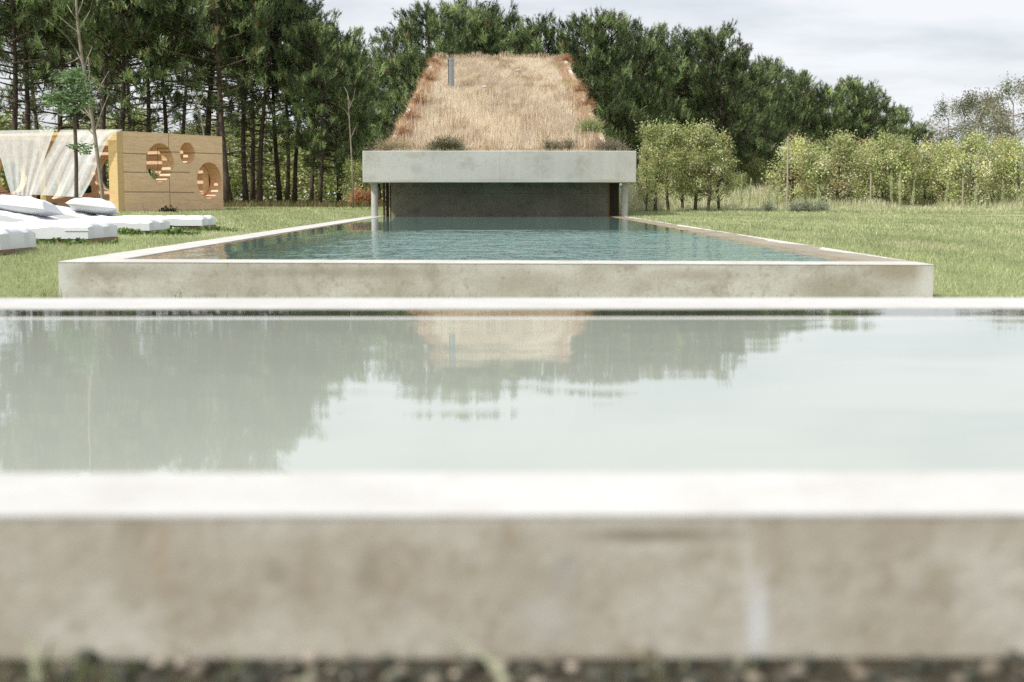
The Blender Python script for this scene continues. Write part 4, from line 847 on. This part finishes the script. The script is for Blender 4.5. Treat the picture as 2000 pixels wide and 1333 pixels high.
t, base = sap('leafy_sapling', 'leafy green sapling on a grey stem before the blown curtain', 31.5, [(148, 420), (149, 380), (149, 320), (147, 260), (145, 215), (144, 170), (146, 140)], [.05, .045, .042, .04, .032, .02, .008],
    [[(146, 225), (130, 205), (105, 195)], [(145, 200), (160, 170), (165, 150)], [(148, 292), (160, 285), (172, 290)], [(148, 290), (140, 290), (133, 288)], [(145, 215), (165, 195), (176, 190)]], M_BARK_ORCH)
rg = rs(9); CC = []
for (x, y, rx, ry_, n) in ((148, 142, 20, 8, 260), (134, 152, 28, 12, 420), (156, 165, 22, 16, 320), (112, 192, 24, 12, 380), (138, 188, 30, 18, 520), (165, 195, 18, 16, 260), (135, 215, 22, 10, 240), (162, 288, 20, 8, 130), (140, 287, 9, 4, 50), (166, 296, 10, 7, 60), (97, 203, 9, 6, 90)):
    for k in range(int(n*.8)): 
        a, q = rg.uniform(0, 6.28), rg.uniform(0, 1)**.5*(1+.4*math.sin(5*k)); v = P(x+rx*q*math.cos(a), y+ry_*q*math.sin(a), 31.5+rg.normal(0, .22)); CC.append(v-base)
CC = np.array(CC); V, F, C = leaf_quads(rg, CC, .11, pal(rg, len(CC), [(.14,.24,.09),(.20,.30,.14),(.30,.40,.22),(.07,.13,.04)], [4,4,2,2], .2), .6, .35)
obj('crown', fast_mesh('crown', V, F, C), M_PLANT, t)
sap('bare_tree', 'small leafless sapling behind the right end of the cabana', 54, [(404, 405), (398, 262), (392, 225), (386, 195), (378, 172)], [.03, .03, .022, .014, .006], [[(390, 215), (375, 190), (366, 178)], [(388, 205), (398, 188), (402, 175)], [(395, 240), (382, 220), (372, 212)]], M_BARK_PALE)
sap('bare_tree', 'slender leafless sapling against the gap left of the pavilion', 53, [(690, 403), (688, 330), (684, 260), (681, 215), (679, 182)], [.035, .03, .024, .016, .006], [[(683, 230), (674, 215), (664, 208)], [(681, 215), (690, 195), (694, 172)], [(684, 205), (678, 180), (672, 170)], [(685, 270), (694, 250), (700, 240)]], M_BARK_PALE)

# ------------------------------------------------------------------ sandy path on the right
n = 40; xs_ = np.linspace(11, 40, n); yc = 46.5-.02*(xs_-11)**1.0; wd = np.clip((xs_-11)/10, .05, 1)*.55
Vp, Fp = [], []
for i in range(n):
    for s in (-1, 1): 
        yy = yc[i]+s*wd[i]*2.2; Vp.append((xs_[i], yy, gz(xs_[i], yy)+.02))
Fp = [(2*i, 2*i+2, 2*i+3, 2*i+1) for i in range(n-1)]
me = bpy.data.meshes.new('path'); me.from_pydata(Vp, [], Fp); tag(obj('path', me, plain('sandy_earth', (.50,.43,.33), .95, var=.3, sc=3)), kind='structure')

# ------------------------------------------------------------------ pebbles and weeds at the foot of the near basin
import bmesh
bm = bmesh.new(); bmesh.ops.create_icosphere(bm, subdivisions=2, radius=1); iv = np.array([v.co for v in bm.verts]); iF = np.array([[v.index for v in f.verts] for f in bm.faces]); bm.free()
rp = rs(31); parts = []
for k in range(620):
    sc = rp.uniform(.004, .017)*np.array((1, rp.uniform(.7, 1.1), rp.uniform(.5, .9))); q = iv*(1+.15*np.sin(iv[:, [1]]*3+k)+.1*np.sin(iv[:, [0]]*5+2*k)); a = rp.uniform(0, 6.28)
    rot = np.array([[math.cos(a), -math.sin(a), 0], [math.sin(a), math.cos(a), 0], [0,0,1]]); x, y = rp.uniform(-1.05, 1.05), rp.uniform(1.85, 2.20)
    v = (q*sc) @ rot.T+np.array((x, y, .265+sc[2]*.5)); tone = pal(rp, 1, [(.08,.075,.06), (.20,.17,.13), (.04,.045,.035), (.38,.33,.27), (.2,.2,.14)], [4,3,6,1.2,1])
    parts.append((v, iF, np.repeat(tone, len(v), 0)))
V, F, C = cat(parts)
def m_attr(name, rough):
    t = NT(name); a = t.n('Attribute', attribute_name='Col'); n1 = t.noise(120, 3); t.bsdf(t.mix(t.rng(n1, .4, .7, 0, .4), a.outputs['Color'], (.08,.07,.05)), rough, .3); return t.m
tag(obj('gravel', fast_mesh('gravel', V, F, C, smooth=True), m_attr('gravel_stone', .8)), kind='stuff')
for (xc, n, h, dx) in ((-.70, 26, .05, 0), (-.60, 16, .03, 0), (-.45, 14, .03, 0), (.22, 12, .03, 0), (-.10, 8, .03, 0), (.5, 8, .02, 0)):
    x = xc+rp.normal(0, .035, n); y = rp.uniform(2.02, 2.19, n); addb(blades(rp, x, y, np.full(n, .26), h*rp.uniform(.6, 1.5, n), np.full(n, .006), pal(rp, n, [(.22,.26,.12),(.35,.38,.22),(.1,.16,.05)], [3,2,2]), .4, seg2=True))
flush('weeds', M_GRASS)
def grass_stalk(label, pts, w):
    b = MB(); q = [P(x, y, Y) for x, y, Y in pts]
    base = q[0]; n = len(q)
    for i, p in enumerate(q):
        ww = w*(1-.7*i/(n-1)); b.v.append(tuple(p-base-Vector((ww, 0, 0)))); b.v.append(tuple(p-base+Vector((ww, .004, 0))))
    for i in range(n-1): b.f.append((2*i, 2*i+1, 2*i+3, 2*i+2))
    me = bpy.data.meshes.new('grass_leaf'); me.from_pydata(b.v, [], b.f); c = me.color_attributes.new('Col', 'FLOAT_COLOR', 'POINT'); c.data.foreach_set('color', [.48,.5,.34,1]*len(b.v)); o = obj('grass_leaf', me, M_GRASS, None, base); tag(o, label, 'grass leaf')
grass_stalk('blurred pale grass blade standing at the lower left before the basin', [(75, 1335, 2.05), (66, 1290, 2.07), (58, 1262, 2.09), (52, 1240, 2.1)], .008)
grass_stalk('blurred pale grass blade leaning on the basin wall below the centre', [(990, 1335, 2.02), (955, 1290, 2.05), (925, 1268, 2.09), (895, 1245, 2.12)], .008)
print('faces', sum(len(o.data.polygons) for o in bpy.data.objects if o.type == 'MESH'))
